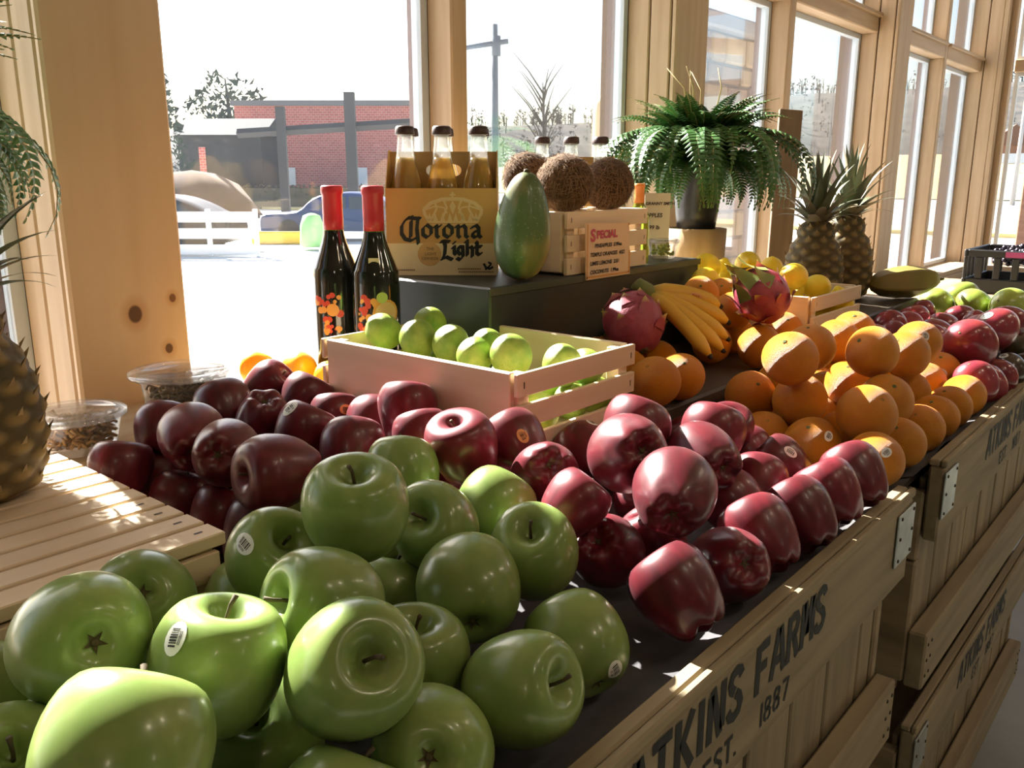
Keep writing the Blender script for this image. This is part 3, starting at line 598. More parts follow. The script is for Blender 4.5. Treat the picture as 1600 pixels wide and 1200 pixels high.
def beam(a, b, w, nm):
    MB().tube([a,b], w*.7, 4, smooth=False).build(nm, DKT, pg, (21.8,28.3,-.5))
beam((20.9,29.5,-.5), (20.9,29.5,4.0), .34, 'post'); beam((22.8,27.6,-.5), (22.8,27.6,4.55), .42, 'post'); beam((24.6,25.8,-.5), (24.6,25.8,4.1), .34, 'post')
beam((19.9,31.0,3.0), (25.0,25.4,3.45), .26, 'beam'); beam((20.9,29.5,3.6), (22.0,31.0,3.7), .2, 'brace')
hd = thing('clipped_hedge', 'low brown clipped hedge in front of the brick building', 'hedge', (33,42,-.5), math.atan2(-8.7,7.4))
r = random.Random(5); mb = MB()
for i in range(1500): 
    c = Vector((r.uniform(-7,8),r.uniform(-.6,.6),r.random()*1.35)); mb.add([c+Vector((r.uniform(-.2,.2),r.uniform(-.2,.2),r.uniform(-.2,.2))) for _ in range(3)], [(0,1,2)])
mb.box((-7,-.5,0), (8,.5,1.2)); mb.build('foliage', mat('brown_hedge', (.10,.085,.055), .9), hd)
md = MB(); md.lathe([(3.2,0),(2.9,.7),(2.1,1.5),(1.0,2.0),(0,2.15)], 20, (21.8,38,-.5), wob=lambda a, t: 1+.1*math.sin(4*a+3*t))
tag(md.build('earth_mound', mat('brown_earth', (.13,.075,.05), 1, (.09,.055,.035), 1.0)), 'brown earth mound behind the parked dark car', 'mound')
# utility pole
up_ = thing('utility_pole', 'blue-grey utility pole with a short crossarm, outside the second pane', 'pole', (25.4,22.3,-.5))
PLM = mat('weathered_pole', (.10,.13,.17), .8)
MB().tube([(0,0,0),(0,0,7.3)], [.15,.11], 10).build('pole', PLM, up_)
dv = Vector((25.22-25.88, 23.03-22.34, 0)).normalized()
MB().tube([dv*1.3+Vector((0,0,6.45)), dv*-.5+Vector((0,0,6.72))], .10, 6).build('crossarm', PLM, up_)
MB().tube([dv*-.05+Vector((0,0,6.2)), dv*-.05+Vector((0,0,6.9))], .17, 8).build('bracket', PLM, up_)
# cars
def car(label, p, rz, paint, L=4.4):
    t = thing('parked_car', label, 'car', p, rz, 'cars parked outside')
    side = [(-.5,.30),(-.5,.62),(-.46,.78),(-.26,.84),(-.15,1.22),(-.02,1.38),(.16,1.38),(.30,1.20),(.42,.92),(.49,.85),(.5,.45),(.49,.28)]
    side = catmull(side, 3); mb = MB(); n = len(side)
    sec = [(-.86,.90),(-.80,1.0),(-.4,1.0),(.4,1.0),(.80,1.0),(.86,.90)]
    V = []
    for (y, k) in sec:
        for (x, z) in side: V.append((x*L*(.985 if abs(y) > .83 else 1), y*(1-.16*max(0,(z-.85)/.53)), .28+(z-.28)*(1 if abs(y) < .83 else .97)))
    F = [(a*n+i, a*n+(i+1)%n, (a+1)*n+(i+1)%n, (a+1)*n+i) for a in range(len(sec)-1) for i in range(n)]
    mb.add(V, F, 0, True); mb.add(V[:n], [tuple(range(n))]); mb.add(V[-n:], [tuple(reversed(range(n)))])
    mb.build('body', paint, t)
    gm = MB()
    for s in (-1, 1):
        yy = lambda z: s*(.872 - .86*.16*max(0,(z-.85)/.53))
        for q in ([(-.13,.93),(-.07,1.20),(.07,1.29),(.07,.93)], [(.09,.93),(.09,1.29),(.20,1.26),(.36,.93)]):
            gm.add([(x*L, yy(z), z) for x, z in q], [(0,1,2,3)])
    gm.add([(-.27*L+.03,-.62,.86),(-.27*L+.03,.62,.86),(-.13*L,.55,1.24),(-.13*L,-.55,1.24)], [(0,1,2,3)]); gm.build('windows', mat('car_glass', (.03,.04,.05), .08), t)
    for x in (-.31, .30):
        for s in (-1, 1):
            w = MB(); M_ = Matrix.Translation((x*L, s*.78, .32)) @ Matrix.Rotation(math.pi/2, 4, 'X')
            w.lathe([(.0,-.1),(.19,-.1),(.2,-.09),(.31,-.09),(.32,-.06),(.32,.06),(.31,.09),(.2,.09),(.19,.1),(0,.1)], 18, mat=M_); w.build('wheel', mat('tyre', (.02,.02,.02), .8), t)
    MB().box((-.505*L,-.7,.62), (-.485*L,-.45,.74)).box((-.505*L,.45,.62), (-.485*L,.7,.74)).build('headlights', mat('headlight', (.8,.8,.8), .1), t)
    return t
ang = math.atan2(19.03-21.45, 17.03-14.98)
car('dark blue car parked behind the two wine bottles', (16.6,20.7,-.5), ang, mat('blue_car_paint', (.012,.03,.11), .35, spec=.3))
car('dark car roof showing above the white plank fence', (10.75,20.9,-.5), ang, mat('dark_car_paint', (.012,.012,.018), .35, spec=.3))
fl = thing('plank_fence', 'white horizontal plank fence in the car park at left', 'fence', (10.9,18.4,-.5), math.atan2(17.6-19.17, 11.57-10.24))
WHT = mat('white_painted_plank', (.80,.80,.78), .6)
for z in (.05, .42, .80): MB().bbox((-1.3,0,z), (1.1,.04,z+.24), .01).build('plank', WHT, fl)
for x in (-1.2, -.1, 1.0): MB().bbox((x,.04,0), (x+.1,.14,1.1), .01).build('post', WHT, fl)
yb = thing('parking_bumper', 'yellow parking bumper left of the blue car', 'bumper', (14.3,20.6,-.5), ang)
MB().bbox((-.75,-.1,0), (.75,.1,.35), .04).build('block', mat('yellow_bumper', (.85,.50,.04), .7), yb)
gb = MB(); gb.lathe([(.30,0),(.33,.06),(.30,.55),(.22,.78),(.08,.84),(0,.85)], 14, (13.72,18.3,-.42)); tag(gb.build('green_bin', mat('light_green_plastic', (.30,.62,.22), .5)), 'small light green bin in front of the blue car', 'bin')
cp = thing('pale_bollard', 'pale cream round-topped timber post just outside the second pane', 'post', (4.36,2.98,-.5))
MB().lathe([(.065,0),(.065,2.17),(.06,2.22),(.035,2.26),(0,2.27)], 16).build('shaft', mat('cream_paint', (.62,.52,.34), .7), cp)
MB().bbox((.07,-.05,0), (.20,.08,2.2), .01).build('side_rail', mat('grey_side', (.24,.18,.16), .7), cp)
# stone pier
sp = thing('stone_pier', 'brown stone-faced pier with a flat cap outside the third pane', 'pier', (7.1,4.0,-.5))
STM = [mat('pier_stone_%d' % i, c, .9, tuple(q*.75 for q in c), 4, bump=(8,.5,.02)) for i, c in enumerate(((.34,.22,.15),(.42,.30,.18),(.27,.18,.14),(.50,.37,.22)))]
MB().box((7.14,4.03,-.5), (8.86,4.55,2.62)).build('mortar_core', mat('pier_mortar', (.24,.19,.16), .95), sp, (7.1,4.0,-.5))
r = random.Random(8); z = -.48
while z < 2.55:
    h = r.uniform(.16,.30); h = min(h, 2.62-z); x = 7.1
    while x < 8.84:
        w = min(r.uniform(.22,.5), 8.9-x); 
        MB().bbox((x+.01,4.0-r.uniform(0,.02),z+.01), (x+w-.01,4.06,z+h-.01), .02).build('stone', r.choice(STM), sp, (7.1,4.0,-.5)); x += w
    y = 4.07
    while y < 4.5:
        w = min(r.uniform(.2,.35), 4.58-y); MB().bbox((7.1-r.uniform(0,.02),y+.01,z+.01), (7.16,y+w-.01,z+h-.01), .02).build('stone', r.choice(STM), sp, (7.1,4.0,-.5)); y += w
    z += h
MB().bbox((7.0,3.9,2.62), (9.0,4.68,2.76), .02).build('cap', mat('pier_cap', (.30,.28,.27), .8), sp, (7.1,4.0,-.5))
# porch roof past the end window
pr = thing('porch_roof', 'brown plank porch roof outside the end window, top right', 'roof', (7.6,.2,2.45))
PLK = wood('brown_porch_plank', (.30,.15,.09), (.20,.10,.06), 'y', rnd=.15)
for i in range(14): MB().bbox((XE+.2+i*.2,-2.2,2.5+i*.06), (XE+.39+i*.2,1.55,2.53+i*.06), .005).build('plank', PLK, pr, (7.6,.2,2.45))
arc = [(7.2, -2.0+u*3.4, 2.36+.42*(2*u-1)**2) for u in [i/16 for i in range(17)]]
MB().tube(arc, .07, 6, smooth=True).build('arched_beam', mat('cream_arched_beam', (.75,.66,.50), .6), pr, (7.6,.2,2.45))
for y in (1.45, -2.1): MB().bbox((8.6,y-.08,-.5), (8.76,y+.08,3.2), .01).build('post', PLK, pr, (7.6,.2,2.45))
# house and signboard on the bank
ho = thing('brown_house', 'small brown gabled house on the bank beyond the road', 'house', (140,27,2.6), .3)
MB().box((-3,-3.2,0), (3,3.2,3.0)).build('wall', mat('brown_siding', (.26,.14,.10), .8), ho)
MB().add([(-3.3,-3.5,3),(3.3,-3.5,3),(3.3,3.5,3),(-3.3,3.5,3),(-3.3,0,5.8),(3.3,0,5.8)], [(0,1,5,4),(2,3,4,5),(0,4,3),(1,2,5),(0,3,2,1)]).build('roof', mat('brown_roof', (.16,.09,.07), .8), ho)
sb = thing('roadside_sign', 'pale blue roadside sign in front of the brown house', 'sign', (118,22.8,1.6))
MB().box((-.1,-1.7,1.4), (.1,1.7,2.5)).build('board', mat('pale_blue_sign', (.55,.64,.80), .5), sb)
for y in (-1.4, 1.3): MB().box((-.08,y,0), (.08,y+.12,1.4)).build('post', WHT, sb)
lp = thing('street_pole', 'thin pale street pole beyond the end window', 'pole', (66,12.2,-.5))
MB().tube([(0,0,0),(0,0,8.0)], [.16,.09], 8).build('shaft', mat('pale_pole', (.55,.50,.44), .7), lp)
MB().tube([(0,0,7.9),(-.7,.2,8.25),(-1.6,.5,8.3)], .05, 6).build('arm', mat('pale_arm', (.55,.50,.44), .7), lp)
# ---------------------------------------------------------------- display table, crates, trays
YF = .264
tb = thing('display_table', 'long dark display table under the window behind the crates', 'table', (0,.60,0)); O_ = (0,.60,0)
MB().bbox((-.45,.60,.865), (2.55,1.222,.905), .003).build('table_top', DARKT, tb, O_)
for x in (-.40, .70, 1.50, 2.45):
    for y in (.64, 1.14): MB().bbox((x,y,0), (x+.06,y+.06,.865), .004).build('leg', DARKT, tb, O_)
MB().bbox((-.42,.612,.70), (2.52,.632,.865), .003).build('front_skirt', DARKT, tb, O_)
t2 = thing('far_table', 'low brown display table carrying the green mangoes at the far end', 'table', (2.56,.40,0)); O3 = (2.56,.40,0)
MB().bbox((2.56,.40,.865), (3.80,1.222,.905), .003).build('table_top', wood('far_table_board', (.36,.26,.16), (.27,.19,.11), 'x'), t2, O3)
for x in (2.60, 3.70):
    for y in (.44, 1.14): MB().bbox((x,y,0), (x+.06,y+.06,.865), .004).build('leg', DARKT, t2, O3)
def slab(nm, label, lo, hi, m):
    t = thing(nm, label, 'shelf', lo); MB().bbox(lo, hi, .004).build('board', m, t, lo)
slab('raised_shelf', 'dark raised shelf board carrying the lime crate, riser and lemons', (.735,.602,.9055), (1.90,1.222,.975), DARKT)
slab('raised_shelf', 'dark raised shelf board under the pair of pineapples', (1.902,.67,.9055), (2.548,1.222,.975), DARKT)
slab('window_ledge', 'tan ledge board at the foot of the wide pine post', (-.45,1.0,.9055), (.733,1.222,.975), wood('tan_ledge_board', (.52,.38,.23), (.42,.29,.16), 'x'))
def farm_crate(label, x0, y0, zt, grp, far=False, L=.91, Dp=.332):
    """slatted apple crate: wide lettered panel, staves behind, lower slat, solid ends"""
    o = (x0, y0, zt-.35); c = thing('apple_crate', label, 'crate', o, 0, grp); b = zt-.35; r = random.Random(int(x0*100+zt*10)); x1 = x0+L
    pn = MB().bbox((x0,y0,zt-.120), (x1,y0+.020,zt-.012), .003).build('lettered_panel', OLDW, c, o)
    MB().bbox((x0,y0-.002,zt-.011), (x1,y0+.006,zt-.0), .002).build('edge_ply', OLDW, c, o); MB().bbox((x0,y0+.0075,zt-.011), (x1,y0+.021,zt-.001), .002).build('edge_ply', OLDW, c, o)
    st = MB(); pl = lambda u, v: (x0+u, y0-.0006, zt+v)
    stencil(st, 'ATKINS FARMS', .048, .0275, .0055, pl, .262, -.066, th=.25); stencil(st, 'EST.', .024, .015, .0035, pl, .375, -.104, th=.22); stencil(st, '1887', .024, .015, .0045, pl, .478, -.104, th=.22)
    st.build('lettering', INK, pn, o)
    x = x0+.022; i = 0
    while x < x1-.05:
        w = r.uniform(.085,.105)
        MB().bbox((x,y0+.026,b+.02), (min(x+w, x1-.022),y0+.036,zt-.037), .002).build('stave', OLDW_Z, c, o); x += w+r.choice((.006,.006,.012))
    MB().bbox((x0,y0-.004,b), (x1,y0+.022,b+.088), .003).build('lower_slat', OLDW, c, o)
    MB().bbox((x0,y0+Dp-.02,b), (x1,y0+Dp,zt-.052), .003).build('back_panel', OLDW, c, o)
    for xa in (x0, x1-.020):
        MB().bbox((xa,y0+.0225,zt-.155), (xa+.020,y0+Dp-.021,zt-.052), .003).build('end_board', OLDW_Y, c, o)
        MB().bbox((xa,y0+.0225,b+.004), (xa+.020,y0+Dp-.021,zt-.158), .003).build('end_board', OLDW_Y, c, o)
    MB().box((x0+.021,y0+.037,b+.002), (x1-.021,y0+Dp-.021,b+.014)).build('bottom_board', OLDW, c, o)
    for xa, s in ((x0, 1), (x1-.062, 1)):
        p = MB().bbox((xa-.002,y0-.0035,zt-.085), (xa+.062,y0-.0008,zt-.018), .001).build('metal_plate', GALV, c, o)
        nm = MB()
        for dx in (.008, .054):
            for dz in (.024, .05, .078): nm.lathe([(.0025,0),(.002,.0012),(0,.0015)], 8, mat=Matrix.Translation((xa+dx-x0, -.0035, .35-dz)) @ Matrix.Rotation(math.pi/2, 4, 'X'))
        nm.build('nails', NAIL, p)['kind'] = 'stuff'
    nm = MB()
    for xx in (x0+.012, x0+.03, x1-.03, x1-.012):
        for dz in (.02, .045, .07): nm.lathe([(.003,0),(.002,.0012),(0,.0014)], 8, mat=Matrix.Translation((xx-x0, -.004, dz)) @ Matrix.Rotation(math.pi/2, 4, 'X'))
    nm.build('nails', NAIL, c)['kind'] = 'stuff'
    for xa in (x0+.03, x1-.10):
        for ya in (y0+.05, y0+Dp-.09): MB().box((xa,ya,b-.058), (xa+.06,ya+.04,b)).build('foot', OLDW_Y, c, o)
    return c
gA = 'stacked farm apple crates'
farm_crate('wooden apple crate under the green and red apples, black stencil lettering across it', .17, YF, .93, gA)
farm_crate('lower wooden crate standing beneath the crate of red and green apples', .155, YF-.006, .93-.41, gA)
farm_crate('wooden apple crate under the oranges and mangoes, metal corner plate', 1.222, YF, .928, gA)
farm_crate('bottom wooden crate below the orange crate, small stencil lettering, near the floor', 1.222, YF-.004, .928-.41, gA)
# plinth under the stacks
pb = thing('crate_plinth', 'dark low plinth under the stacked apple crates', 'plinth', (.17,YF+.03,0))
for a, b in ((.19,1.05), (1.25,2.11)): MB().bbox((a,YF+.04,0), (b,YF+.31,.111 if a < 1 else .109), .003).build('beam', DARKT, pb, (.17,YF+.03,0))
# false bottoms and grey paper liners in the top crates
LIN = mat('grey_tray_paper', (.105,.10,.105), .8, (.06,.058,.06), 14, bump=(25,.4,.004), spec=.3)
def board(nm, label, x0, x1):
    t = thing(nm, label, 'board', (x0,YF+.04,.885)); MB().bbox((x0,YF+.04,.885), (x1,.594,.898), .002).build('plank', DARKT, t, (x0,YF+.04,.885))
board('tray_board', 'dark board bridging the apple crate beneath the grey paper', -.30, 1.15)
board('tray_board', 'dark board bridging the orange crate beneath the grey paper', 1.155, 2.30)
def liner(label, x0, x1, seed):
    mb = MB()
    def fn(u, v):
        x = x0+u*(x1-x0); y = .2900+v*.302; n = noise.noise(Vector((x*9,y*9,seed)))
        z = .9025+.0025*n
        if v < .12: z += .020*(1-v/.12)*(.75+.5*noise.noise(Vector((x*14,seed,0)))); y += .003*(1-v/.12)*math.sin(x*25+seed)
        return (x, y, z)
    mb.grid(90, 24, fn); mb.grid(90, 24, lambda u, v: (fn(u,v)[0], fn(u,v)[1], fn(u,v)[2]-.0012))
    return tag(mb.build('paper_liner', LIN), label, 'paper', 'grey paper liners in the crates')
liner('crumpled grey tray paper under the apples along the crate edge', -.28, 1.145, 1)
liner('crumpled grey tray paper under the oranges and mangoes', 1.16, 2.28, 6)
# slatted lid crate at the left
lc = thing('slatted_crate', 'upturned pale slatted crate at the left with a pineapple standing on it', 'crate', (-.06,.64,.905))
O2 = (-.06,.64,.905)
n = 10
for i in range(n):
    y = .642+i*.0344; MB().bbox((-.06,y,.988), (.372,y+.0285,1.0), .0012).build('slat', PALE, lc, O2)
nb = MB()
for i in range(n):
    y = .642+i*.0344+.014; nb.add([(.350,y-.0015,1.0003),(.358,y-.0015,1.0003),(.358,y+.0015,1.0003),(.350,y+.0015,1.0003)], [(0,1,2,3)])
nb.build('staples', NAIL, lc, O2)['kind'] = 'stuff'
for x in (-.058, .345): MB().bbox((x,.650,.9055), (x+.018,.978,.987), .0012).build('end_board', PALE_Y, lc, O2)
for y, s in ((.642,0), (.974,0)):
    MB().bbox((-.035,y,.958), (.365,y+.008,.984), .001).build('side_slat', PALE, lc, O2); MB().bbox((-.035,y,.912), (.365,y+.008,.944), .001).build('side_slat', PALE, lc, O2)
def small_crate(label, x0, y0, z0, wx, wy, h=.105, t=.009):
    """pale pine fruit crate: plain long boards, slatted ends"""
    o = (x0,y0,z0); c = thing('fruit_crate', label, 'crate', o, 0, 'small pale fruit crates')
    for x in (x0, x0+wx-t): MB().bbox((x,y0+.0125,z0+.004), (x+t,y0+wy-.0125,z0+h), .0012).build('long_board', PALE_Y, c, o)
    for y in (y0, y0+wy-.007):
        for k in range(3):
            z = z0+h-.028-k*.0385; MB().bbox((x0,y,max(z,z0+.0)), (x0+wx,y+.007,z+.028), .001).build('end_slat', PALE, c, o)
    for x in (x0+.0005, x0+wx-.0205):
        for y in (y0+.0075, y0+wy-.0275):
            MB().bbox((x+.009 if x < x0+.01 else x-.009+.0,y,z0+.004), (x+.029 if x < x0+.01 else x+.011,y+.020,z0+h-.003), .001).build('corner_post', PALE_Z, c, o)
    MB().box((x0+t,y0+.008,z0+.002), (x0+wx-t,y0+wy-.008,z0+.008)).build('bottom', PALE_Y, c, o)
    nb = MB()
    for x in (x0+.010, x0+wx-.012):
        for k in range(3):
            z = z0+h-.014-k*.0385; nb.add([(x,y0-.0004,z-.004),(x+.0018,y0-.0004,z-.004),(x+.0018,y0-.0004,z+.004),(x,y0-.0004,z+.004)], [(0,1,2,3)])
    nb.build('staples', NAIL, c, o)['kind'] = 'stuff'
    return c
small_crate('pale pine crate full of limes with a slatted near end', .735, .612, .9755, .25, .362)
small_crate('pale pine crate of lemons behind the oranges', 1.596, .602, .9755, .258, .272)
small_crate('pale pine crate under the coconuts carrying the price card', 1.156, .857, 1.1405, .25, .145)
rs = thing('display_riser', 'black box riser lifting the beer carton, papaya and coconuts', 'riser', (.955,.85,.9755))
MB().bbox((.955,.85,.9755), (1.60,1.215,1.14), .003).build('box', BLACKT, rs, (.955,.85,.9755))
MB().bbox((.952,.847,1.1275), (1.603,.8495,1.1395), .0008).build('front_lip', mat('dark_green_lip', (.05,.055,.04), .35), rs, (.955,.85,.9755))
# ---------------------------------------------------------------- fruit meshes (unit radius)
GREEN = mat('green_apple_skin', (.170,.255,.062), .28, (.225,.295,.085), 2.0, rnd=.10, coat=.2, speck=(26,.055,(.50,.58,.26)), sss=.08, sssr=(.4,1,.15), spec=.4)
RED = mat('red_apple_skin', (.062,.006,.011), .36, (.185,.011,.022), 2.2, nc=(.2,.85), stretch=(1.6,1.6,.5), rnd=.28, coat=.18, sheen=.03, speck=(34,.035,(.34,.10,.09)), spec=.5, coatr=.18)
ORNG = mat('orange_peel', (.84,.335,.020), .38, (.76,.27,.014), 1.5, rnd=.08, bump=(46,.7,.025), sss=.12, sssr=(1,.5,.1), spec=.45)
LEMN = mat('lemon_peel', (.90,.70,.035), .38, (.86,.62,.03), 1.5, rnd=.06, bump=(34,.3,.02), sss=.12, sssr=(1,.8,.1))
LIME = mat('lime_peel', (.20,.34,.045), .38, (.34,.43,.075), 1.6, rnd=.18, bump=(34,.28,.02), sss=.08, sssr=(.5,1,.1))
MNGR = mat('red_mango_skin', (.20,.022,.040), .28, (.30,.040,.045), 1.6, rnd=.22, coat=.4, speck=(30,.03,(.42,.22,.16)))
MNGD = mat('black_green_mango_skin', (.035,.040,.018), .28, (.060,.030,.022), 1.5, rnd=.2, coat=.4, speck=(30,.03,(.25,.24,.14)))
MNGG = mat('green_mango_skin', (.22,.32,.055), .30, (.33,.40,.07), 1.3, rnd=.14, coat=.35, speck=(30,.03,(.42,.48,.22)))
STEM = mat('brown_stem', (.075,.055,.025), .8); CALY = mat('dry_calyx', (.09,.07,.03), .9); BUTT = mat('peel_button', (.09,.11,.03), .8)
STKW = mat('white_paper_sticker', (.78,.78,.72), .5); STKO = mat('orange_paper_sticker', (.75,.36,.12), .5); STKG = mat('grey_foil_sticker', (.55,.55,.52), .4)
gp = catmull([(0,.60),(.07,.60),(.15,.66),(.26,.81),(.40,.91),(.56,.93),(.75,.84),(.90,.62),(.985,.32),(1,.03),(.965,-.27),(.87,-.53),(.72,-.74),(.54,-.87),(.38,-.915),(.25,-.89),(.15,-.83),(.06,-.80),(0,-.795)], 2)
rp = catmull([(0,.68),(.06,.68),(.13,.76),(.25,.92),(.44,1.0),(.75,.95),(.92,.72),(1,.42),(.99,.10),(.93,-.22),(.84,-.52),(.72,-.78),(.58,-.97),(.44,-1.03),(.30,-1.0),(.18,-.91),(.08,-.85),(0,-.84)], 2)
def apple_mesh(name, prof, m, ph, red):
    def wob(a, t):
        k = 1+.022*math.cos(2*a+ph)+.014*math.cos(3*a+2*ph)
        w5 = max(0, t-.5)*2 if red else .5
        return k+(.055 if red else .012)*math.cos(5*a+ph*3)*w5*w5
    b = MB(); b.lathe([(r_*.97, z_*(.93 if red else .97)) for r_, z_ in prof], 44, wob=wob)
    if red: # lobed base
        b.v = [(x, y, z - (.05*math.cos(5*math.atan2(y,x)+ph*3) if z < -.6 and math.hypot(x,y) > .25 else 0)) for x, y, z in b.v]
    sk = .05*math.sin(ph*5); b.v = [(x+sk*z*.6, y, z*(1+sk*x)) for x, y, z in b.v]
    return b.mesh(name, m)
GA = [apple_mesh('green_apple_skin', gp, GREEN, p, False) for p in (0,1.3,2.7,4.1)]
RA = [apple_mesh('red_apple_skin', rp, RED, p, True) for p in (.4,1.7,3.1,4.6)]
def ball(name, m, sx, sy, sz, nip=0, ph=0, dent=0, seg=36, rings=24):
    prof = []
    for i in range(rings+1):
        th = math.pi*i/rings; r_ = math.sin(th); z_ = math.cos(th)
        if nip: z_ += math.copysign(nip*max(0,(abs(z_)-.86)/.14)**1.4, z_); r_ *= 1-.10*max(0,(abs(math.cos(th))-.7)/.3)
        if dent and i < 4: z_ -= dent*(1-i/4)
        prof.append((max(r_,0 if i in (0,rings) else .001), z_))
    b = MB(); b.lathe(prof, seg, wob=lambda a, t: 1+.012*math.cos(2*a+ph)+.012*math.cos(3*a-ph+4*t))
    b.v = [(x*sx, y*sy, z*sz) for x, y, z in b.v]
    return b
ORM = [ball('o', 0, .985, .97, .93+.01*p, ph=p*2, dent=.03).mesh('orange_peel', ORNG) for p in range(3)]
LEM = [ball('y', 0, .90, .90, 1.06+.03*p, nip=.16, ph=p*2).mesh('lemon_peel', LEMN) for p in range(2)]
LIM = [ball('l', 0, .93, .92, 1.03+.02*p, nip=.07, ph=p*2).mesh('lime_peel', LIME) for p in range(3)]
def mango(m, ph):
    b = ball('m', 0, .88, .98, 1.06, ph=ph); b.v = [(x*(1-.05*z)+.10*math.sin(z*2.0), y*(1+.06*z), z) for x, y, z in b.v]
    return b.mesh('mango_skin', m)
MGR = [mango(MNGR, p) for p in (0,2)]; MGD = [mango(MNGD, 1)]; MGG = [mango(MNGG, p) for p in (0,3)]
stem_me = MB().tube([(0,0,.56),(.02,0,.75),(.05,.02,.92),(.11,.03,1.06)], [.035,.03,.032,.045], 7).mesh('stem', STEM)
rstem_me = MB().tube([(0,0,.56),(.02,0,.72),(.05,.02,.86),(.08,.03,.96)], [.035,.03,.03,.042], 7).mesh('stem', STEM)
def calyx_mesh(z):
    b = MB()
    for i in range(5):
        a = i*1.2566; c, s = math.cos(a), math.sin(a)
        b.add([(c*.02-s*.05, s*.02+c*.05, z+.02), (c*.02+s*.05, s*.02-c*.05, z+.02), (c*.17, s*.17, z-.055), (c*.10, s*.10, z-.005)], [(0,1,3),(1,2,3),(2,0,3)])
    b.lathe([(.055,z+.03),(.05,z-.01),(.02,z-.015),(0,z-.01)], 10)
    return b.mesh('calyx', CALY)
gcal = calyx_mesh(-.80); rcal = calyx_mesh(-.80)
butt_me = MB().lathe([(.075,.895),(.07,.915),(.045,.925),(.02,.915),(0,.91)], 10, wob=lambda a, t: 1+.25*math.cos(5*a)).mesh('stem_button', BUTT)
lbut = MB().lathe([(.06,.0),(.055,.02),(.03,.03),(0,.03)], 8, (0,0,1.03)).mesh('stem_button', BUTT)
BVH = {}
def bvh_of(me):
    if me.name not in BVH: BVH[me.name] = BVHTree.FromPolygons([v.co.copy() for v in me.vertices], [tuple(p.vertices) for p in me.polygons])
    return BVH[me.name]
def sticker(fruit, me, d, size, m, seed):
    """paper label wrapped onto the fruit skin, with its printed bars"""
    t = bvh_of(me); d = d.normalized(); r = random.Random(seed); a = d.orthogonal().normalized(); b = d.cross(a); q = r.uniform(0,6.3)
    a, b = a*math.cos(q)+b*math.sin(q), b*math.cos(q)-a*math.sin(q)
    def pt(u, v, e):
        dr = (d+a*u+b*v).normalized(); h = t.ray_cast(dr*3, -dr)[0]; h = h if h else dr
        return h+dr*e
    mb = MB(); n = 16; ring = [0, .5, 1.0]; V = [pt(0,0,.012)]; F = []
    for k in ring[1:]:
        for i in range(n): an = 2*math.pi*i/n; V.append(pt(size*k*math.cos(an), size*.74*k*math.sin(an), .012))
    for i in range(n): F.append((0, 1+i, 1+(i+1)%n)); F.append((1+i, 1+n+i, 1+n+(i+1)%n, 1+(i+1)%n))
    mb.add(V, F, 0, True)
    x = -size*.55
    while x < size*.5:
        w = size*r.choice((.04,.07,.11)); h = size*.38; mb.add([pt(x,-h*.9,.017), pt(x+w,-h*.9,.017), pt(x+w,h*.55,.017), pt(x,h*.55,.017)], [(0,1,2,3)], 1); x += w+size*r.choice((.05,.08))
    for k in range(2): mb.add([pt(-size*.4,h*.8+size*.10*k,.017), pt(size*.35,h*.8+size*.10*k,.017), pt(size*.35,h*.8+size*.05+size*.10*k,.017), pt(-size*.4,h*.8+size*.05+size*.10*k,.017)], [(0,1,2,3)], 1)
    return link('sticker', mb.mesh('sticker', [m, INK]), fruit)
KIND = {'g': ('green_apple', 'apple', 'green apples heaped in the front crate'), 'r': ('red_apple', 'apple', 'red apples heaped behind and beside the green ones'),
        'o': ('orange', 'orange', 'oranges heaped in the front crate'), 'b': ('orange', 'orange', 'oranges on the dark shelf'), 'l': ('lime', 'lime', 'limes in the pale crate'),
        'y': ('lemon', 'lemon', 'lemons heaped in the pale crate'), 'm': ('mango', 'mango', 'red and dark mangoes'), 'n': ('mango', 'mango', 'green mangoes at the far end')}
def place(kind, me, pos, r, ax, label, seed):
    nm, cat, grp = KIND[kind]
    o = link(nm, me, None, pos); tag(o, label, cat, grp); o.scale = (r*.98,)*3
    rot = Vector((0,0,1)).rotation_difference(Vector(ax).normalized()) @ Quaternion((0,0,1), random.Random(seed).uniform(0,6.28))
    o.rotation_mode = 'QUATERNION'; o.rotation_quaternion = rot
    if kind in 'gr':
        link('stem', stem_me if kind == 'g' else rstem_me, o); link('calyx', gcal if kind == 'g' else rcal, o)
    elif kind in 'ob': link('stem_button', butt_me, o)
    elif kind in 'ylmn': link('stem_button', lbut, o)
    return o, rot
for i, (k, pos, r, ax, stk, label) in enumerate(FRUIT):
    kd = k[0]
    me = {'g': GA, 'r': RA, 'o': ORM, 'b': ORM, 'l': LIM, 'y': LEM, 'm': MGD if k in ('m14','m15','m16') else MGR, 'n': MGG}[kd]; me = me[i % len(me)]
    o, rot = place(kd, me, pos, r, ax, label, i)
    if stk: sticker(o, me, rot.inverted() @ Vector(stk), {'g': .24, 'r': .25, 'o': .22, 'm': .26}[kd], STKO if k in ('r20','r16') else STKG if k in ('m14','o6','o16') else STKW, i)
BL = {'green': ('g', GA, 'green apple buried at the bottom of the green heap'), 'red': ('r', RA, 'dark red apple buried at the bottom of the red heap'),
      'orange': ('o', ORM, 'orange buried at the bottom of the front orange heap'), 'navel': ('b', ORM, 'orange buried under the dragon fruit and bananas'),
      'lime': ('l', LIM, 'lime buried at the bottom of the lime crate'), 'lime2': ('l', LIM, 'lime buried at the bottom of the lime crate'),
      'lemon': ('y', LEM, 'lemon buried at the bottom of the lemon crate'), 'lemon2': ('y', LEM, 'lemon buried at the bottom of the lemon crate'), 'mango': ('m', MGR, 'red mango buried at the bottom of the mango heap')}
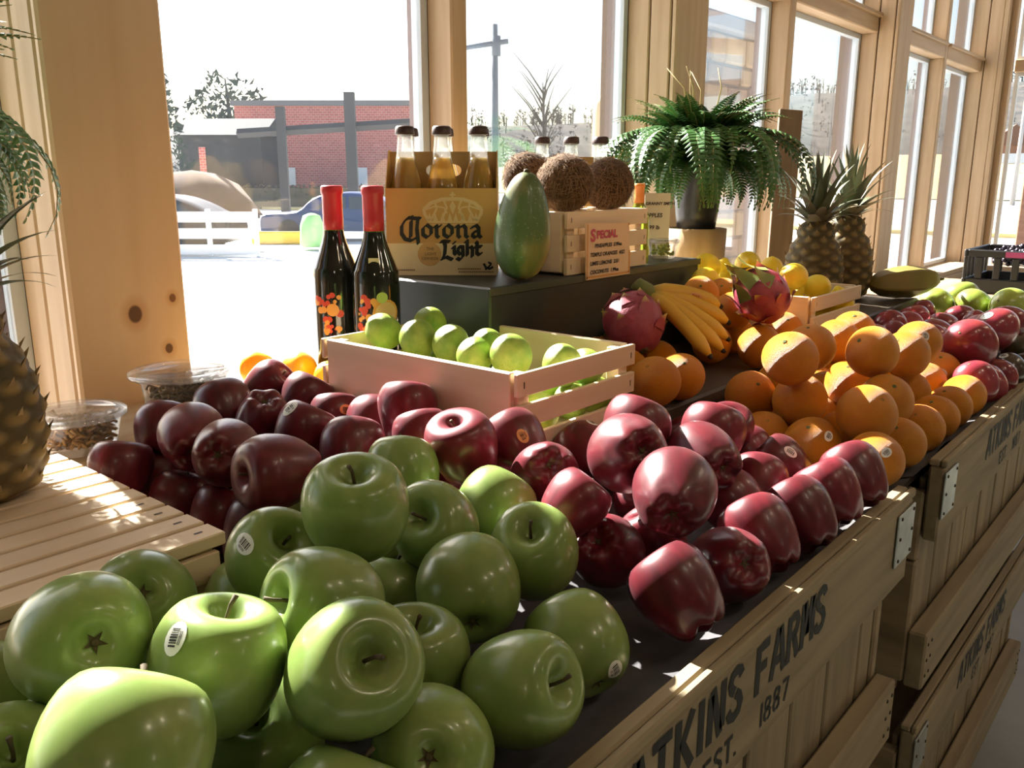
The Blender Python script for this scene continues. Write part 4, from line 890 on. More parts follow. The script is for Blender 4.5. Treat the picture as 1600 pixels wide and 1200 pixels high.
for key, lst in BURIED.items():
    kd, mes, lab = BL[key]
    for i, (x, y, z, r) in enumerate(lst):
        q = random.Random(i*7+len(key)); place(kd, mes[i % len(mes)], (x,y,z), r, (q.uniform(-.6,.6), q.uniform(-.6,.6), 1), lab, i+300)
# ---------------------------------------------------------------- things on the riser
GLS = clear_mat('clear_bottle_glass', (.90,.92,.90), gloss=.07, haze=.05)
BEER = mat('pale_beer', (.80,.52,.14), .1, trans=.6, ior=1.33)
CAPM = mat('dark_brown_cap', (.06,.035,.03), .4, metal=.3)
KRAFT = mat('tan_carton_board', (.55,.34,.11), .6); CRM = mat('cream_carton_print', (.72,.62,.36), .6); CRW = mat('pale_crown_print', (.66,.52,.28), .6)
NAVY = mat('blackletter_ink', (.022,.028,.030), .6); BADG = mat('ochre_badge', (.58,.37,.14), .6); KIN = mat('kraft_inside', (.36,.22,.08), .8)
bprof = catmull([(.0,0),(.026,0),(.0295,.004),(.0295,.125),(.027,.150),(.019,.180),(.0145,.205),(.0130,.226),(.0138,.228),(.0138,.234),(.0125,.238)], 2); bprof = [(r_*.94, z_) for r_, z_ in bprof]
def beer_bottle(p, label, grp):
    t = thing('beer_bottle', label, 'bottle', p, 0, grp)
    MB().lathe(bprof, 18).build('glass', GLS, t)
    MB().lathe([(0,.004),(.027,.005),(.0275,.125),(.025,.150),(.0172,.178),(.0145,.190),(0,.190)], 16).build('beer', BEER, t)
    MB().lathe([(.0158,.2265),(.0158,.230),(.0148,.2385),(.012,.2405),(0,.241)], 21, wob=lambda a, s: 1+.03*math.cos(21*a)).build('cap', CAPM, t)
def carton(label, loc, rz, front):
    c = thing('beer_carton', label, 'carton', loc, rz)
    w, d, h, t = .092, .125, .143, .0012
    f = MB().box((-w,0,0), (w,t,h)).build('front_panel', [KRAFT], c)
    MB().box((-w,d-t,0), (w,d,h)).build('back_panel', KRAFT, c)
    for x in (-w, w-t):
        MB().add([(x,t,0),(x+t,t,0),(x+t,d-t,0),(x,d-t,0),(x,t,h),(x+t,t,h),(x+t,d-t,h),(x,d-t,h),(x,d*.5-.012,.205),(x+t,d*.5-.012,.205),(x+t,d*.5+.012,.205),(x,d*.5+.012,.205)],
          [(0,3,2,1),(0,1,5,4),(2,3,7,6),(0,4,8,11,7,3),(1,2,6,10,9,5),(4,5,9,8),(6,7,11,10),(8,9,10,11)]).build('end_panel', KRAFT, c)
    MB().box((-w+t,t,0), (w-t,d-t,t)).build('bottom', KIN, c)
    # carrying handle wall with its oval grip
    hd_ = MB(); y = d*.5; top = .203; n = 24
    oval = [(.030*math.copysign(abs(math.cos(2*math.pi*i/n))**.6, math.cos(2*math.pi*i/n)), .172+.011*math.copysign(abs(math.sin(2*math.pi*i/n))**.8, math.sin(2*math.pi*i/n))) for i in range(n)]
    def rect(i):
        a = 2*math.pi*i/n; cx, sx = math.cos(a), math.sin(a); k = 1/max(abs(cx), abs(sx)); return ((w-t)*cx*k, .1035+.0995*sx*k)
    for yy, s in ((y-.001, 1), (y+.001, -1)):
        V = [(p[0], yy, p[1]) for p in oval]+[(rect(i)[0], yy, rect(i)[1]) for i in range(n)]
        F = [(i, (i+1)%n, n+(i+1)%n, n+i) for i in range(n)]; hd_.add(V, F if s < 0 else [tuple(reversed(q)) for q in F])
    hd_.build('handle_wall', KIN, c)
    for x in (-.0305, .0305): MB().box((x-.0006,.004,t), (x+.0006,y-.002,.12)).box((x-.0006,y+.002,t), (x+.0006,d-.004,.12)).build('divider', KIN, c)
    if front:
        P = lambda zx, zy: ((zx-447)*.000241, -.0004, (1138-zy)*.000229)
        Q = lambda e: (lambda zx, zy: ((zx-447)*.000241, -e, (1138-zy)*.000229))
        MB().add([P(66,905),P(829,905),P(829,1137),P(66,1137)], [(0,1,2,3)]).build('cream_band', CRM, f)
        b = MB(); b.add([Q(.0008)(360+82*math.cos(2*math.pi*i/28), 982+86*math.sin(2*math.pi*i/28)) for i in range(28)], [tuple(range(28))]); b.build('badge', BADG, f)
        cr = MB(); q = Q(.0006)
        for sgn in (-1, 1):
            X = lambda v: 525+sgn*v
            stroke(cr, [(X(165),748),(X(195),690),(X(198),660)], 22, q)
            stroke(cr, [(X(198),662),(X(150),618),(X(75),592),(X(0),588)], 26, q)
            stroke(cr, [(X(198),668),(X(120),640),(X(60),650),(X(40),690)], 12, q)
            stroke(cr, [(X(120),608),(X(110),660),(X(150),735)], 15, q); stroke(cr, [(X(60),598),(X(40),650),(X(75),735)], 15, q)
            for a in (20, 70, 120, 160): cr.add([q(X(a-17),745), q(X(a+17),745), q(X(a),685)], [(0,1,2)])
            cr.add([q(X(a_),b_) for a_, b_ in ((0,600),(22,640),(0,700))], [(0,1,2)])
        stroke(cr, [(355,752),(695,752)], 14, q); stroke(cr, [(355,772),(695,772)], 6, q); stroke(cr, [(525,540),(525,600)], 14, q); stroke(cr, [(505,560),(545,560)], 12, q)
        cr.build('crown_emblem', CRW, f)
        lt = MB(); q = Q(.0010); nb_ = (20,-20)
        for st in ([(245,715),(200,735),(172,780),(170,835),(195,875),(235,885),(275,862)], [(215,722),(300,728)], [(285,722),(276,800),(284,905)], [(238,745),(232,860)],
                   [(345,772),(318,795),(318,842),(345,862),(374,838),(374,795),(345,772)], [(398,785),(412,778),(412,850),(425,862)], [(415,795),(440,778)],
                   [(490,772),(463,795),(463,842),(490,862),(519,838),(519,795),(490,772)], [(545,785),(560,778),(560,850),(572,862)], [(563,795),(598,776),(612,795),(612,850),(626,862)],
                   [(652,792),(685,776),(702,795),(702,848),(718,862)], [(700,812),(664,826),(658,848),(675,862),(702,846)],
                   [(440,893),(462,888),(470,925),(464,985),(448,1018)], [(444,1018),(478,1004),(516,1022)], [(455,890),(498,893)],
                   [(520,935),(532,928),(532,975),(542,985)], [(528,902),(536,898)], [(590,930),(562,930),(556,965),(572,985),(592,970)], [(590,928),(592,1000),(572,1024),(550,1012)],
                   [(610,892),(622,886),(622,990)], [(624,945),(648,928),(658,945),(656,1000)], [(684,895),(690,905),(688,975),(702,988),(718,978)], [(672,932),(718,928)]):
            stroke(lt, st, 26, q, nib=nb_)
        lt.build('brand_lettering', NAVY, f)
        sm = MB()
        for body, zx, zy, sz in (('THE', 337,955,30), ('LIGHT', 325,992,30), ('CERVEZA', 303,1024,28), ('12 FL OZ', 140,1104,24), ('IMPORTED BEER', 560,1094,22), ('SIX PACK BOTTLES', 560,1122,22)):
            pass
        for body, zx, zy, sz in (('THE', 337,955,30), ('LIGHT', 325,992,30), ('CERVEZA', 303,1024,28)):
            text_mesh(sm, body, sz*.00024, lambda u, v, zx=zx, zy=zy: ((zx-447)*.000241+u, -.0012, (1138-zy)*.000229+v), bold=.0001)
        for zy, za, zb in ((1098,140,258), (1090,555,715), (1112,560,805)):
            x = za
            while x < zb: stroke(sm, [(x,zy),(min(x+9,zb),zy)], 11, Q(.0009)); x += 13
        sm.build('small_print', mat('small_print_ink', (.22,.16,.08), .6), f)
        gr = MB(); q = Q(.0010)   # little winged emblem
        stroke(gr, [(735,1050),(750,1080),(775,1090),(800,1075)], 16, q); stroke(gr, [(770,1045),(785,1055),(770,1075),(745,1095)], 14, q); stroke(gr, [(765,1040),(790,1050)], 10, q); gr.build('griffin_emblem', NAVY, f)
    M_ = Matrix.Translation(loc) @ Matrix.Rotation(rz, 4, 'Z')
    for j, y in enumerate((.0325, .0925)):
        for i, x in enumerate((-.061, 0, .061)):
            yield M_ @ Vector((x, y, .0026)), i, j
CARTZ = math.radians(-50)
pos3 = ('left', 'middle', 'right')
for p, i, j in carton('six-pack carton with a crown emblem and blackletter lettering, beside the wine', (1.029,1.0225,1.1405), CARTZ, True):
    beer_bottle(p, 'clear beer bottle with a dark cap, %s of the %s row in the lettered carton' % (pos3[i], ('front','back')[j]), 'bottles in the lettered carton')
for p, i, j in carton('second six-pack carton behind the coconuts', (1.475,1.085,1.1405), math.radians(-52), False):
    beer_bottle(p, 'beer bottle top behind the coconuts, %s of the %s row' % (pos3[i], ('front','back')[j]), 'bottles behind the coconuts')
# papaya
pp = catmull([(0,0),(.012,.002),(.028,.012),(.040,.034),(.045,.062),(.043,.092),(.036,.122),(.027,.146),(.018,.160),(.008,.167),(0,.168)], 3)
PAPM = mat('papaya_skin', (.085,.140,.050), .40, (.34,.25,.085), 16, nc=(.46,.68), stretch=(1,1,.4), coat=.15, detail=5, speck=(160,.25,(.20,.24,.11)))
M_ = Matrix.Translation((1.060,.880,1.1415)) @ Matrix.Rotation(math.radians(5), 4, 'X')
o = MB().lathe(pp, 40, mat=Matrix.Identity(4), wob=lambda a, t: 1+.025*math.cos(5*a)).build('papaya', PAPM); o.matrix_world = M_
tag(o, 'large green papaya standing upright right of the lettered beer carton', 'papaya')
MB().lathe([(.006,.164),(.005,.172),(0,.173)], 8).build('stem_stub', STEM, o)
# coconuts
COCO = mat('coconut_husk', (.085,.042,.020), .95, (.15,.080,.040), 40, bump=(60,.8,.003)); FIB = mat('coconut_fibre', (.24,.14,.075), .9)
def coconut(p, r, label, seed):
    q = random.Random(seed); me = ball('c', 0, 1, .97, 1.02, ph=seed, seg=32, rings=20)
    me.v = [tuple(Vector(v)*(1+.02*noise.noise(Vector(v)*4+Vector((seed,0,0))))) for v in me.v]
    o = link('coconut', me.mesh('coconut_husk', COCO), None, p); o.scale = (r,r,r); o.rotation_euler = (q.uniform(-.8,.8),q.uniform(-.8,.8),q.uniform(0,6)); tag(o, label, 'coconut', 'coconuts on the price-card crate')
    f = MB()
    for _ in range(1500):
        d = Vector((q.gauss(0,1),q.gauss(0,1),q.gauss(0,1))).normalized(); t = d.cross(Vector((q.uniform(-.4,.4),q.uniform(-.4,.4),1))).normalized()
        if q.random() < .6: t = d.cross(t).normalized()
        l = q.uniform(.15,.45); s = d.cross(t)*.010; h = q.uniform(.0,.16)
        a = d*.995-t*l*.5; b = d*(1.015+h*.4); c = (d+t*l).normalized()*(1.0+h)
        f.add([a-s,a+s,b+s,b-s,c], [(0,1,2,3),(3,2,4)])
    fo = f.build('fibres', FIB, o); fo['kind'] = 'stuff'
coconut((1.202,.896,1.291), .0475, 'shaggy brown coconut nearest the papaya, on the crate with the card', 3)
coconut((1.330,.896,1.289), .0455, 'round dark coconut at the right end of the crate', 5)
coconut((1.226,.999,1.300), .0445, 'coconut half hidden between the carton and the papaya', 8)
coconut((1.326,.999,1.298), .0445, 'coconut at the back between the two front coconuts', 12)
# price card
CARD = mat('peach_price_card', (.80,.55,.34), .6); CBRD = mat('orange_card_border', (.72,.34,.10), .6); PINK = mat('pink_heading_ink', (.55,.07,.12), .6); BLK = mat('black_marker_ink', (.03,.02,.02), .6)
pc = thing('price_card', 'hand-lettered peach price card with a pink heading on the coconut crate', 'price card', (1.21,.845,1.143))
bx_ = lambda u, v, e=0: (1.193+u*1.06, .8455-e, 1.131+v*.95)
cdm = MB(); e0 = [bx_(0,0,0),bx_(.130,0,0),bx_(.122,.096,0),bx_(-.004,.100,0)]; e1 = [(x,y-.0015,z) for x,y,z in e0]
cdm.add(e0+e1, [(3,2,1,0),(4,5,6,7),(0,1,5,4),(1,2,6,5),(2,3,7,6),(3,0,4,7)]); cdm.build('card', CARD, pc, (1.21,.845,1.143))
bd = MB()
for u0,v0,u1,v1 in ((.001,.002,.128,.006),(.001,.002,.004,.098),(.119,.092,.124,.096),(.124,.003,.128,.045)): bd.add([bx_(u0,v0,.002),bx_(u1,v0,.002),bx_(u1,v1,.002),bx_(u0,v1,.002)], [(0,1,2,3)])
bd.build('border', CBRD, pc, (1.21,.845,1.143))
h_ = MB(); text_mesh(h_, 'S', .030, lambda u, v: bx_(.010+u,.068+v,.0022), bold=.0012); text_mesh(h_, 'PECIAL', .019, lambda u, v: bx_(.027+u,.0725+v,.0022), bold=.0010); h_.build('heading', PINK, pc, (1.21,.845,1.143))
l_ = MB()
for k, s in enumerate(('PINEAPPLES  3.99ea', 'TEMPLE ORANGES  4/$2', 'LIMES LEMONS  2/$1', 'COCONUTS  1.99ea')): text_mesh(l_, s, .0096, lambda u, v, k=k: bx_(.010+u*.98+(.012 if k == 0 else 0),.056-k*.0155+v,.0022), shear=.15, bold=.0003)
l_.build('handwriting', BLK, pc, (1.21,.845,1.143))
# wine bottles
wp = catmull([(0,.004),(.020,.006),(.033,.0),(.0365,.006),(.0365,.165),(.034,.188),(.024,.214),(.0165,.238),(.0150,.262),(.0150,.300),(.0165,.302),(.0165,.310),(.014,.312),(0,.312)], 2)
WGL = mat('dark_wine_glass', (.010,.012,.010), .12, spec=.6, coat=.5, coatr=.05); REDC = mat('red_capsule', (.50,.030,.045), .35); 
def cyl_patch(mb, r, th0, z0, pts, e, mi):
    mb.add([((r+e)*math.cos(th0+p[0]/r), (r+e)*math.sin(th0+p[0]/r), z0+p[1]) for p in pts], [tuple(range(len(pts)))], mi)
ART = [mat('label_red', (.62,.07,.04), .5), mat('label_orange', (.78,.36,.08), .5), mat('label_pale_orange', (.80,.52,.25), .5), mat('label_lime', (.50,.62,.16), .5), mat('label_cream', (.62,.54,.34), .5)]
def wine(p, label, rz, k):
    t = thing('wine_bottle', label, 'bottle', p, rz, 'dark wine bottles with red capsules')
    MB().lathe(wp, 36).build('glass', WGL, t)
    MB().lathe([(.0160,.246),(.0158,.262),(.0158,.299),(.0172,.301),(.0172,.311),(.015,.3132),(0,.3132)], 28).build('capsule', REDC, t)
    MB().lathe([(.0157,.240),(.0158,.246)], 24).build('green_collar', mat('green_glass_collar', (.10,.34,.04), .2), t)
    a = MB(); rr = .0365; q = random.Random(k)
    def disc(cx, cz, r_, e, mi, seg=16, z0=.128):   # round print wrapped on the bottle
        P = lambda u, v: ((rr+e)*math.cos(math.pi+u/rr), (rr+e)*math.sin(math.pi+u/rr), z0+v)
        V = [P(cx,cz)]+[P(cx+r_*g*math.cos(2*math.pi*i/seg), cz+r_*g*math.sin(2*math.pi*i/seg)) for g in (.33,.67,1) for i in range(seg)]
        F = [(0,1+i,1+(i+1)%seg) for i in range(seg)]+[(1+g*seg+i,1+(g+1)*seg+i,1+(g+1)*seg+(i+1)%seg,1+g*seg+(i+1)%seg) for g in (0,1) for i in range(seg)]
        a.add(V, F, mi, True)
    for n_ in range(34): disc(q.uniform(-.034,.006), q.uniform(-.040,.020), q.uniform(.002,.0065), .0004+n_*.00001, q.choice((0,0,1)), 8)
    if k == 2:
        disc(.014,-.004,.021, .0010, 1); disc(.014,-.004,.017, .0012, 2); disc(.008,.020,.0085, .0014, 3)
        a.add([(( .0300)*math.cos(math.pi+u), .0300*math.sin(math.pi+u), z) for u, z in ((-.35,.195),(.20,.195),(.20,.207),(-.35,.207))], [(0,1,2,3)], 4)
    else: disc(-.006,-.004,.010, .0010, 1)
    a.build('fruit_label', ART, t)
wine((.862,1.095,.9755), 'dark wine bottle with a red capsule, the left of the pair', math.radians(50), 1)
wine((.878,1.018,.9755), 'dark wine bottle with an orange-slice label, right of the pair', math.radians(50), 2)
ww = thing('white_wine_bottle', 'yellow-green wine bottle with an orange capsule behind the coconut crate', 'bottle', (1.452,.905,1.1405))
sw = lambda pr: [(r_*.58, z_*.475) for r_, z_ in pr]
MB().lathe(sw(wp), 28).build('glass', mat('yellow_green_glass', (.42,.52,.05), .08, trans=.75, ior=1.4), ww)
MB().lathe(sw([(.0172,.225),(.0165,.262),(.0165,.299),(.0180,.301),(.0180,.311),(.016,.3135),(0,.3135)]), 24).build('capsule', mat('orange_capsule', (.75,.26,.06), .35), ww)
# clear tubs
TUB = clear_mat('clear_deli_plastic', (.97,.97,.97), gloss=.10, haze=.06, rough=.08)
def tub(p, label, r, h, cont, lidr=1.1, grp='clear deli tubs'):
    t = thing('deli_tub', label, 'tub', p, 0, grp)
    MB().lathe([(0,.001),(r*.80,.001),(r*.83,.004),(r*.97,h-.006),(r*1.04,h-.004),(r*1.04,h)], 36).build('cup', TUB, t)
    MB().lathe([(r*1.03,h-.003),(r*lidr,h-.002),(r*lidr,h+.003),(r*.98,h+.005),(r*.94,h+.001),(0,h+.002)], 36).build('lid', TUB, t)
    q = random.Random(int(p[0]*100)); c = MB()
    for _ in range(300):
        a = q.uniform(0,6.3); d = r*.70*q.random()**.5; z = q.uniform(.006,h*.86); s = r*.16
        if cont[1] == 'strip':
            b_ = q.uniform(0,6.3); c.tube([(math.cos(a)*d,math.sin(a)*d,z),(math.cos(a)*d+math.cos(b_)*s,math.sin(a)*d+math.sin(b_)*s,z+.004),(math.cos(a)*d+math.cos(b_+.5)*s*1.4,math.sin(a)*d+math.sin(b_+.5)*s*1.4,z)], r*.035, 4)
        elif _ < 40: M2 = Matrix.Translation((math.cos(a)*d,math.sin(a)*d,z)) @ Matrix.Rotation(q.uniform(0,3), 4, 'X') @ Matrix.Rotation(q.uniform(0,3), 4, 'Y'); c.lathe([(0,-s*.7),(s*.6,-s*.5),(s*.75,0),(s*.5,s*.5),(0,s*.7)], 8, mat=M2)
    co = c.build('contents', cont[0], t); co['kind'] = 'stuff'
tub((.425,1.062,.9755), 'round clear tub of dried fruit strips beside the left pineapple', .056, .044, (mat('dried_fruit_strips', (.50,.27,.07), .6, (.36,.18,.05), 30), 'strip'))
tub((.585,1.085,.9755), 'clear tub of brown dried fruit below the wide pine post', .058, .066, (mat('brown_dried_fruit', (.26,.15,.05), .6, (.16,.09,.03), 30), 'strip'), 1.22)
tub((1.548,.905,1.1405), 'small clear tub of yellow-green fruit pieces behind the green wine bottle', .030, .034, (mat('yellow_green_pieces', (.55,.62,.10), .4), 'chunk'))
# yellow fruit behind the red apples
YEL = mat('yellow_pepper_skin', (.90,.52,.03), .3, coat=.3, sss=.6, sssr=(1,.6,.05))
for i, (p, r, lab) in enumerate((((.755,1.165,1.005), .030, 'glowing yellow-orange fruit left of the pair beside the clear tub'), ((.800,1.120,1.005), .029, 'glowing yellow-orange fruit in the middle of the three by the window'), ((.795,1.035,1.003), .028, 'pale yellow fruit against the lime crate corner'))):
    b = ball('q', 0, 1, .95, .95, ph=i, dent=.12); b.v = [(x*(1+.06*math.cos(4*math.atan2(y,x))), y*(1+.06*math.cos(4*math.atan2(y,x))), z) for x, y, z in b.v]
    o = link('yellow_fruit', b.mesh('yellow_skin', YEL), None, p); o.scale = (r,r,r); o.rotation_euler = (.3*i,.5,i); tag(o, lab, 'fruit', 'yellow fruit by the window'); link('stem_button', butt_me, o)
# small white sign behind the wine
ws = thing('handwritten_sign', 'small white handwritten sign in front of the fern pot', 'sign', (1.655,.985,1.0), math.radians(-46))
MB().bbox((-.028,0,-.02), (.028,.002,.268), .0005).build('card', mat('white_sign_card', (.70,.68,.58), .6), ws)
tx = MB()
for k, s in enumerate(('GRANNY SMITH', 'APPLES', '1.99 lb')): text_mesh(tx, s, .0088 if k == 0 else .012, lambda u, v, k=k: (-.0265+u, -.0006, .243-k*.026+v), shear=.1, bold=.0003)
tx.build('handwriting', BLK, ws)
MB().bbox((-.02,.002,-.0245), (.02,.03,.0), .001).build('foot', mat('sign_foot', (.3,.3,.28), .6), ws)
# ---------------------------------------------------------------- ferns
FRN = mat('fern_leaf', (.045,.120,.035), .35, (.080,.190,.045), 12, rnd=.15, spec=.5); FRL = mat('backlit_fern_leaf', (.16,.36,.06), .4, (.12,.28,.05), 12, rnd=.1); RCH = mat('fern_runner', (.42,.30,.12), .7)  # FRL: lighter green painted in for the backlit centre fronds
def frond_mesh(L, e0, droop, seed, wid=.046, m=None, n=30):
    """arching frond in the local x-z plane with paired leaflets"""
    q = random.Random(seed); pts = []; p = Vector((0,0,0)); a = e0; st = L/n
    for i in range(n+1):
        pts.append(p.copy()); t = i/n; a = e0 - droop*t**1.2; p = p+Vector((math.cos(a),.04*math.sin(t*5+seed)*.3,math.sin(a)))*st
    b = MB(); b.tube(pts[::3], [.0016*(1-.7*i/(n/3)) for i in range(len(pts[::3]))], 4, mi=1)
    for i in range(3, n+1):
        t = i/n; w = wid*math.sin(math.pi*min(1,.12+.93*t))**.7*(1.15-.75*t)+.003; d = (pts[i]-pts[i-1]).normalized(); nrm = d.cross(Vector((0,1,0))).normalized()
        for s in (-1, 1):
            o = Vector((0,s,0)); tip = pts[i]+o*w+d*w*.30+nrm*(.10*w*q.uniform(-1,1))-Vector((0,0,.14*w)); h = st*.46
            m1 = pts[i]+o*w*.5+d*(h+w*.12); m0 = pts[i]+o*w*.5-d*(h*.8-w*.08)
            k = nrm*(w*.07)
            b.add([pts[i]-d*h*.8, m0+k, tip, m1+k, pts[i]+d*h*.8, pts[i]+o*w*.5+d*w*.1+k*1.8], [(0,1,5),(1,2,5),(2,3,5),(3,4,5),(4,0,5)] if s > 0 else [(5,1,0),(5,2,1),(5,3,2),(5,4,3),(5,0,4)], 0, False)
    return b.mesh('frond', [m or FRN, RCH])
def fern(root, top, n, Ls, seed, backlit=4, e_rng=(.2,1.35), a_rng=(0,6.283)):
    q = random.Random(seed); V = []
    for k in range(10):
        V.append(frond_mesh(q.uniform(*Ls), q.uniform(*e_rng), q.uniform(2.1,3.3), seed*10+k) if k % 5 < 2 else frond_mesh(Ls[1]*q.uniform(1.05,1.3), q.uniform(.6,1.1), q.uniform(2.6,3.2), seed*10+k) if k % 5 == 2 else frond_mesh(Ls[0]*q.uniform(1.05,1.4), q.uniform(1.2,1.5), q.uniform(1.1,1.9), seed*10+k))
    Y_ = [frond_mesh(Ls[0]*.62, 1.35, .7, seed+50+k, .034, FRL, 22) for k in range(2)]
    for i in range(n+backlit):
        a = a_rng[0]+(a_rng[1]-a_rng[0])*((i*.618034) % 1)
        me = V[i % 10] if i < n else Y_[i % 2]
        o = link('frond', me, root, (math.cos(a)*.02, math.sin(a)*.02, top)); o.rotation_euler = (q.uniform(-.15,.15), 0, a)
fp = (1.915,1.03,.9755)
ft = thing('potted_fern', 'bushy green fern in a black pot on a wooden bucket by the window', 'plant', fp)
MB().lathe([(.0,.0),(.062,.0),(.068,.02),(.072,.12),(.074,.205),(.068,.206),(.064,.195),(0,.195)], 28).build('wooden_bucket', wood('bucket_stave', (.50,.34,.18), (.38,.24,.12), 'z'), ft)
MB().lathe([(.0,.196),(.045,.197),(.052,.25),(.062,.345),(.068,.347),(.068,.358),(.058,.358),(.054,.335),(0,.335)], 28).build('pot', mat('black_plastic_pot', (.022,.022,.024), .35), ft)
fern(ft, .345, 140, (.185,.31), 4, 12, (.45,1.45))
for i in range(5):
    a = i*1.9+1.2; MB().tube([(.01*math.cos(a),.01*math.sin(a),.34),(.03*math.cos(a),.03*math.sin(a),.46),(.045*math.cos(a)+.01*math.sin(3*i),.045*math.sin(a),.53),(.06*math.cos(a),.05*math.sin(a)+.01*i,.575)], [.0022,.0018,.0015,.001], 5).build('runner', RCH, ft)
lf = (.268,1.130,.9755)
lt_ = thing('potted_fern', 'fern by the left window with a hanging frond behind the left pineapple', 'plant', lf)
MB().lathe([(0,0),(.055,0),(.070,.10),(.074,.102),(.074,.115),(.064,.115),(0,.105)], 24).build('pot', mat('dark_clay_pot', (.16,.08,.05), .6), lt_)
MB().tube([(0,0,.1),(.005,.0,.25),(0,.005,.345)], [.02,.018,.012], 8).build('stem', RCH, lt_)
fern(lt_, .365, 90, (.17,.215), 9, 2, (.2,1.2))
# ---------------------------------------------------------------- pineapples
PNB = mat('pineapple_rind', (.060,.050,.018), .7, (.12,.075,.025), 14, attr=('eye', (.26,.17,.055), .25, .9), bump=(40,.5,.004)); PNT = mat('pineapple_bract', (.30,.21,.10), .8)
PNL = mat('pineapple_leaf', (.085,.115,.055), .5, (.15,.15,.085), 8, rnd=.25); PND = mat('dry_pineapple_leaf', (.30,.24,.14), .6, (.20,.17,.10), 10, rnd=.2)
def pineapple(p, label, h, r, ch, seed, lean=(0,0)):
    t = thing('pineapple', label, 'pineapple', p, 0, 'pineapples'); q = random.Random(seed); nu, nv = 96, 64
    prof = lambda v: r*(.62+.38*math.sin(math.pi*min(1,v*1.15+.1))**.6)*(1 if v < .9 else 1-.5*((v-.9)/.1)**2)*(1 if v > .05 else .75+5*v)
    b = MB(); vals = []; V = []
    for j in range(nv+1):
        for i in range(nu):
            v = j/nv; a = 2*math.pi*i/nu; A = 8*i/nu+7.0*v; B = 8*i/nu-7.0*v
            fp_, fq = abs((A%1)-.5)*2, abs((B%1)-.5)*2; e = (1-fp_)*(1-fq); e = 1-(1-e)**2
            rr = prof(v)*(1+.075*e); V.append((rr*math.cos(a), rr*math.sin(a), h*v)); vals.append(e)
    F = [(j*nu+i, j*nu+(i+1)%nu, (j+1)*nu+(i+1)%nu, (j+1)*nu+i) for j in range(nv) for i in range(nu)]
    F.append(tuple(reversed(range(nu)))); F.append(tuple(range(nv*nu, (nv+1)*nu)))
    b.add(V, F, 0, True); me = b.mesh('rind', PNB); at = me.attributes.new('eye', 'FLOAT', 'POINT'); at.data.foreach_set('value', vals); link('rind', me, t)
    s = MB()
    for k in range(8):
        for l in range(-12, 16):
            A, B = k+.5, l+.5  # eye centres: A = 8u+7v, B = 8u-7v
            v = (A-B)/14.0; u = (A+B)/16.0
            if not .03 < v < .97: continue
            for uu in (u, ):
                a = 2*math.pi*uu; rr = prof(v)*1.07; c = Vector((rr*math.cos(a), rr*math.sin(a), h*v)); d = Vector((math.cos(a),math.sin(a),0)); w = Vector((-d.y,d.x,0))
                s.add([c-w*.005-d*.002, c+w*.005-d*.002, c+Vector((0,0,.006))-d*.002, c+d*.004+Vector((0,0,.012))+w*q.uniform(-.003,.003)], [(0,1,3),(1,2,3),(2,0,3)])
    s.build('bracts', PNT, t)['kind'] = 'stuff'
    M_ = []
    for k in range(6):
        Lf = ch*(.55+.1*k); wd = r*.21; bb = MB(); n = 8; e = .35+.16*k; pt = Vector((0,0,0)); P = []
        for i in range(n+1):
            P.append(pt.copy()); an = (1.25-.12*k if False else 1.45-.20*(5-k)) - (.35+.14*(5-k))*(i/n)**1.5; pt = pt+Vector((math.cos(an),0,math.sin(an)))*Lf/n
        VV = []
        for i, c in enumerate(P):
            w = wd*(1-(i/n)**1.6)+.0004; VV += [c+Vector((-.25*w,w,.0)), c+Vector((.22*w,0,-.0)), c+Vector((-.25*w,-w,.0))]
        FF = []
        for i in range(n): FF += [(3*i,3*i+1,3*i+4,3*i+3),(3*i+1,3*i+2,3*i+5,3*i+4)]
        bb.add(VV, FF, 0, True); M_.append((bb.mesh('leaf', PNL), bb.mesh('leaf', PND)))
    n = 40
    for i in range(n):
        k = min(5, int(6*i/n)); a = i*2.39996; o = link('leaf', M_[k][1 if q.random() < (.45 if k < 3 else .15) else 0], t, (math.cos(a)*r*.34*(1-.8*i/n), math.sin(a)*r*.34*(1-.8*i/n), h*(.985+.06*i/n)))
        o.rotation_euler = (q.uniform(-.1,.1), q.uniform(-.12,.12), a)
    t.rotation_euler = (lean[0], lean[1], 0); return t
pineapple((2.255,.862,.976), 'pineapple standing left of the pair beside the fern', .215, .073, .165, 2)
pineapple((2.420,.842,.976), 'pineapple standing right of the pair, half hidden by its neighbour', .225, .074, .175, 6)
pineapple((.262,.905,1.0005), 'large pineapple at the left frame edge standing on the slatted crate', .195, .068, .145, 11)
# leaning plank in the third window
pk = MB().bbox((-.036,-.008,0), (.036,.008,.535), .002).build('wooden_plank', wood('grey_brown_plank', (.24,.16,.10), (.15,.10,.065), 'z')); pk.location = (2.575,1.095,.976); pk.rotation_euler = (math.radians(-9),math.radians(4),math.radians(-46)); tag(pk, 'narrow brown plank leaning against the window behind the pineapples', 'plank')
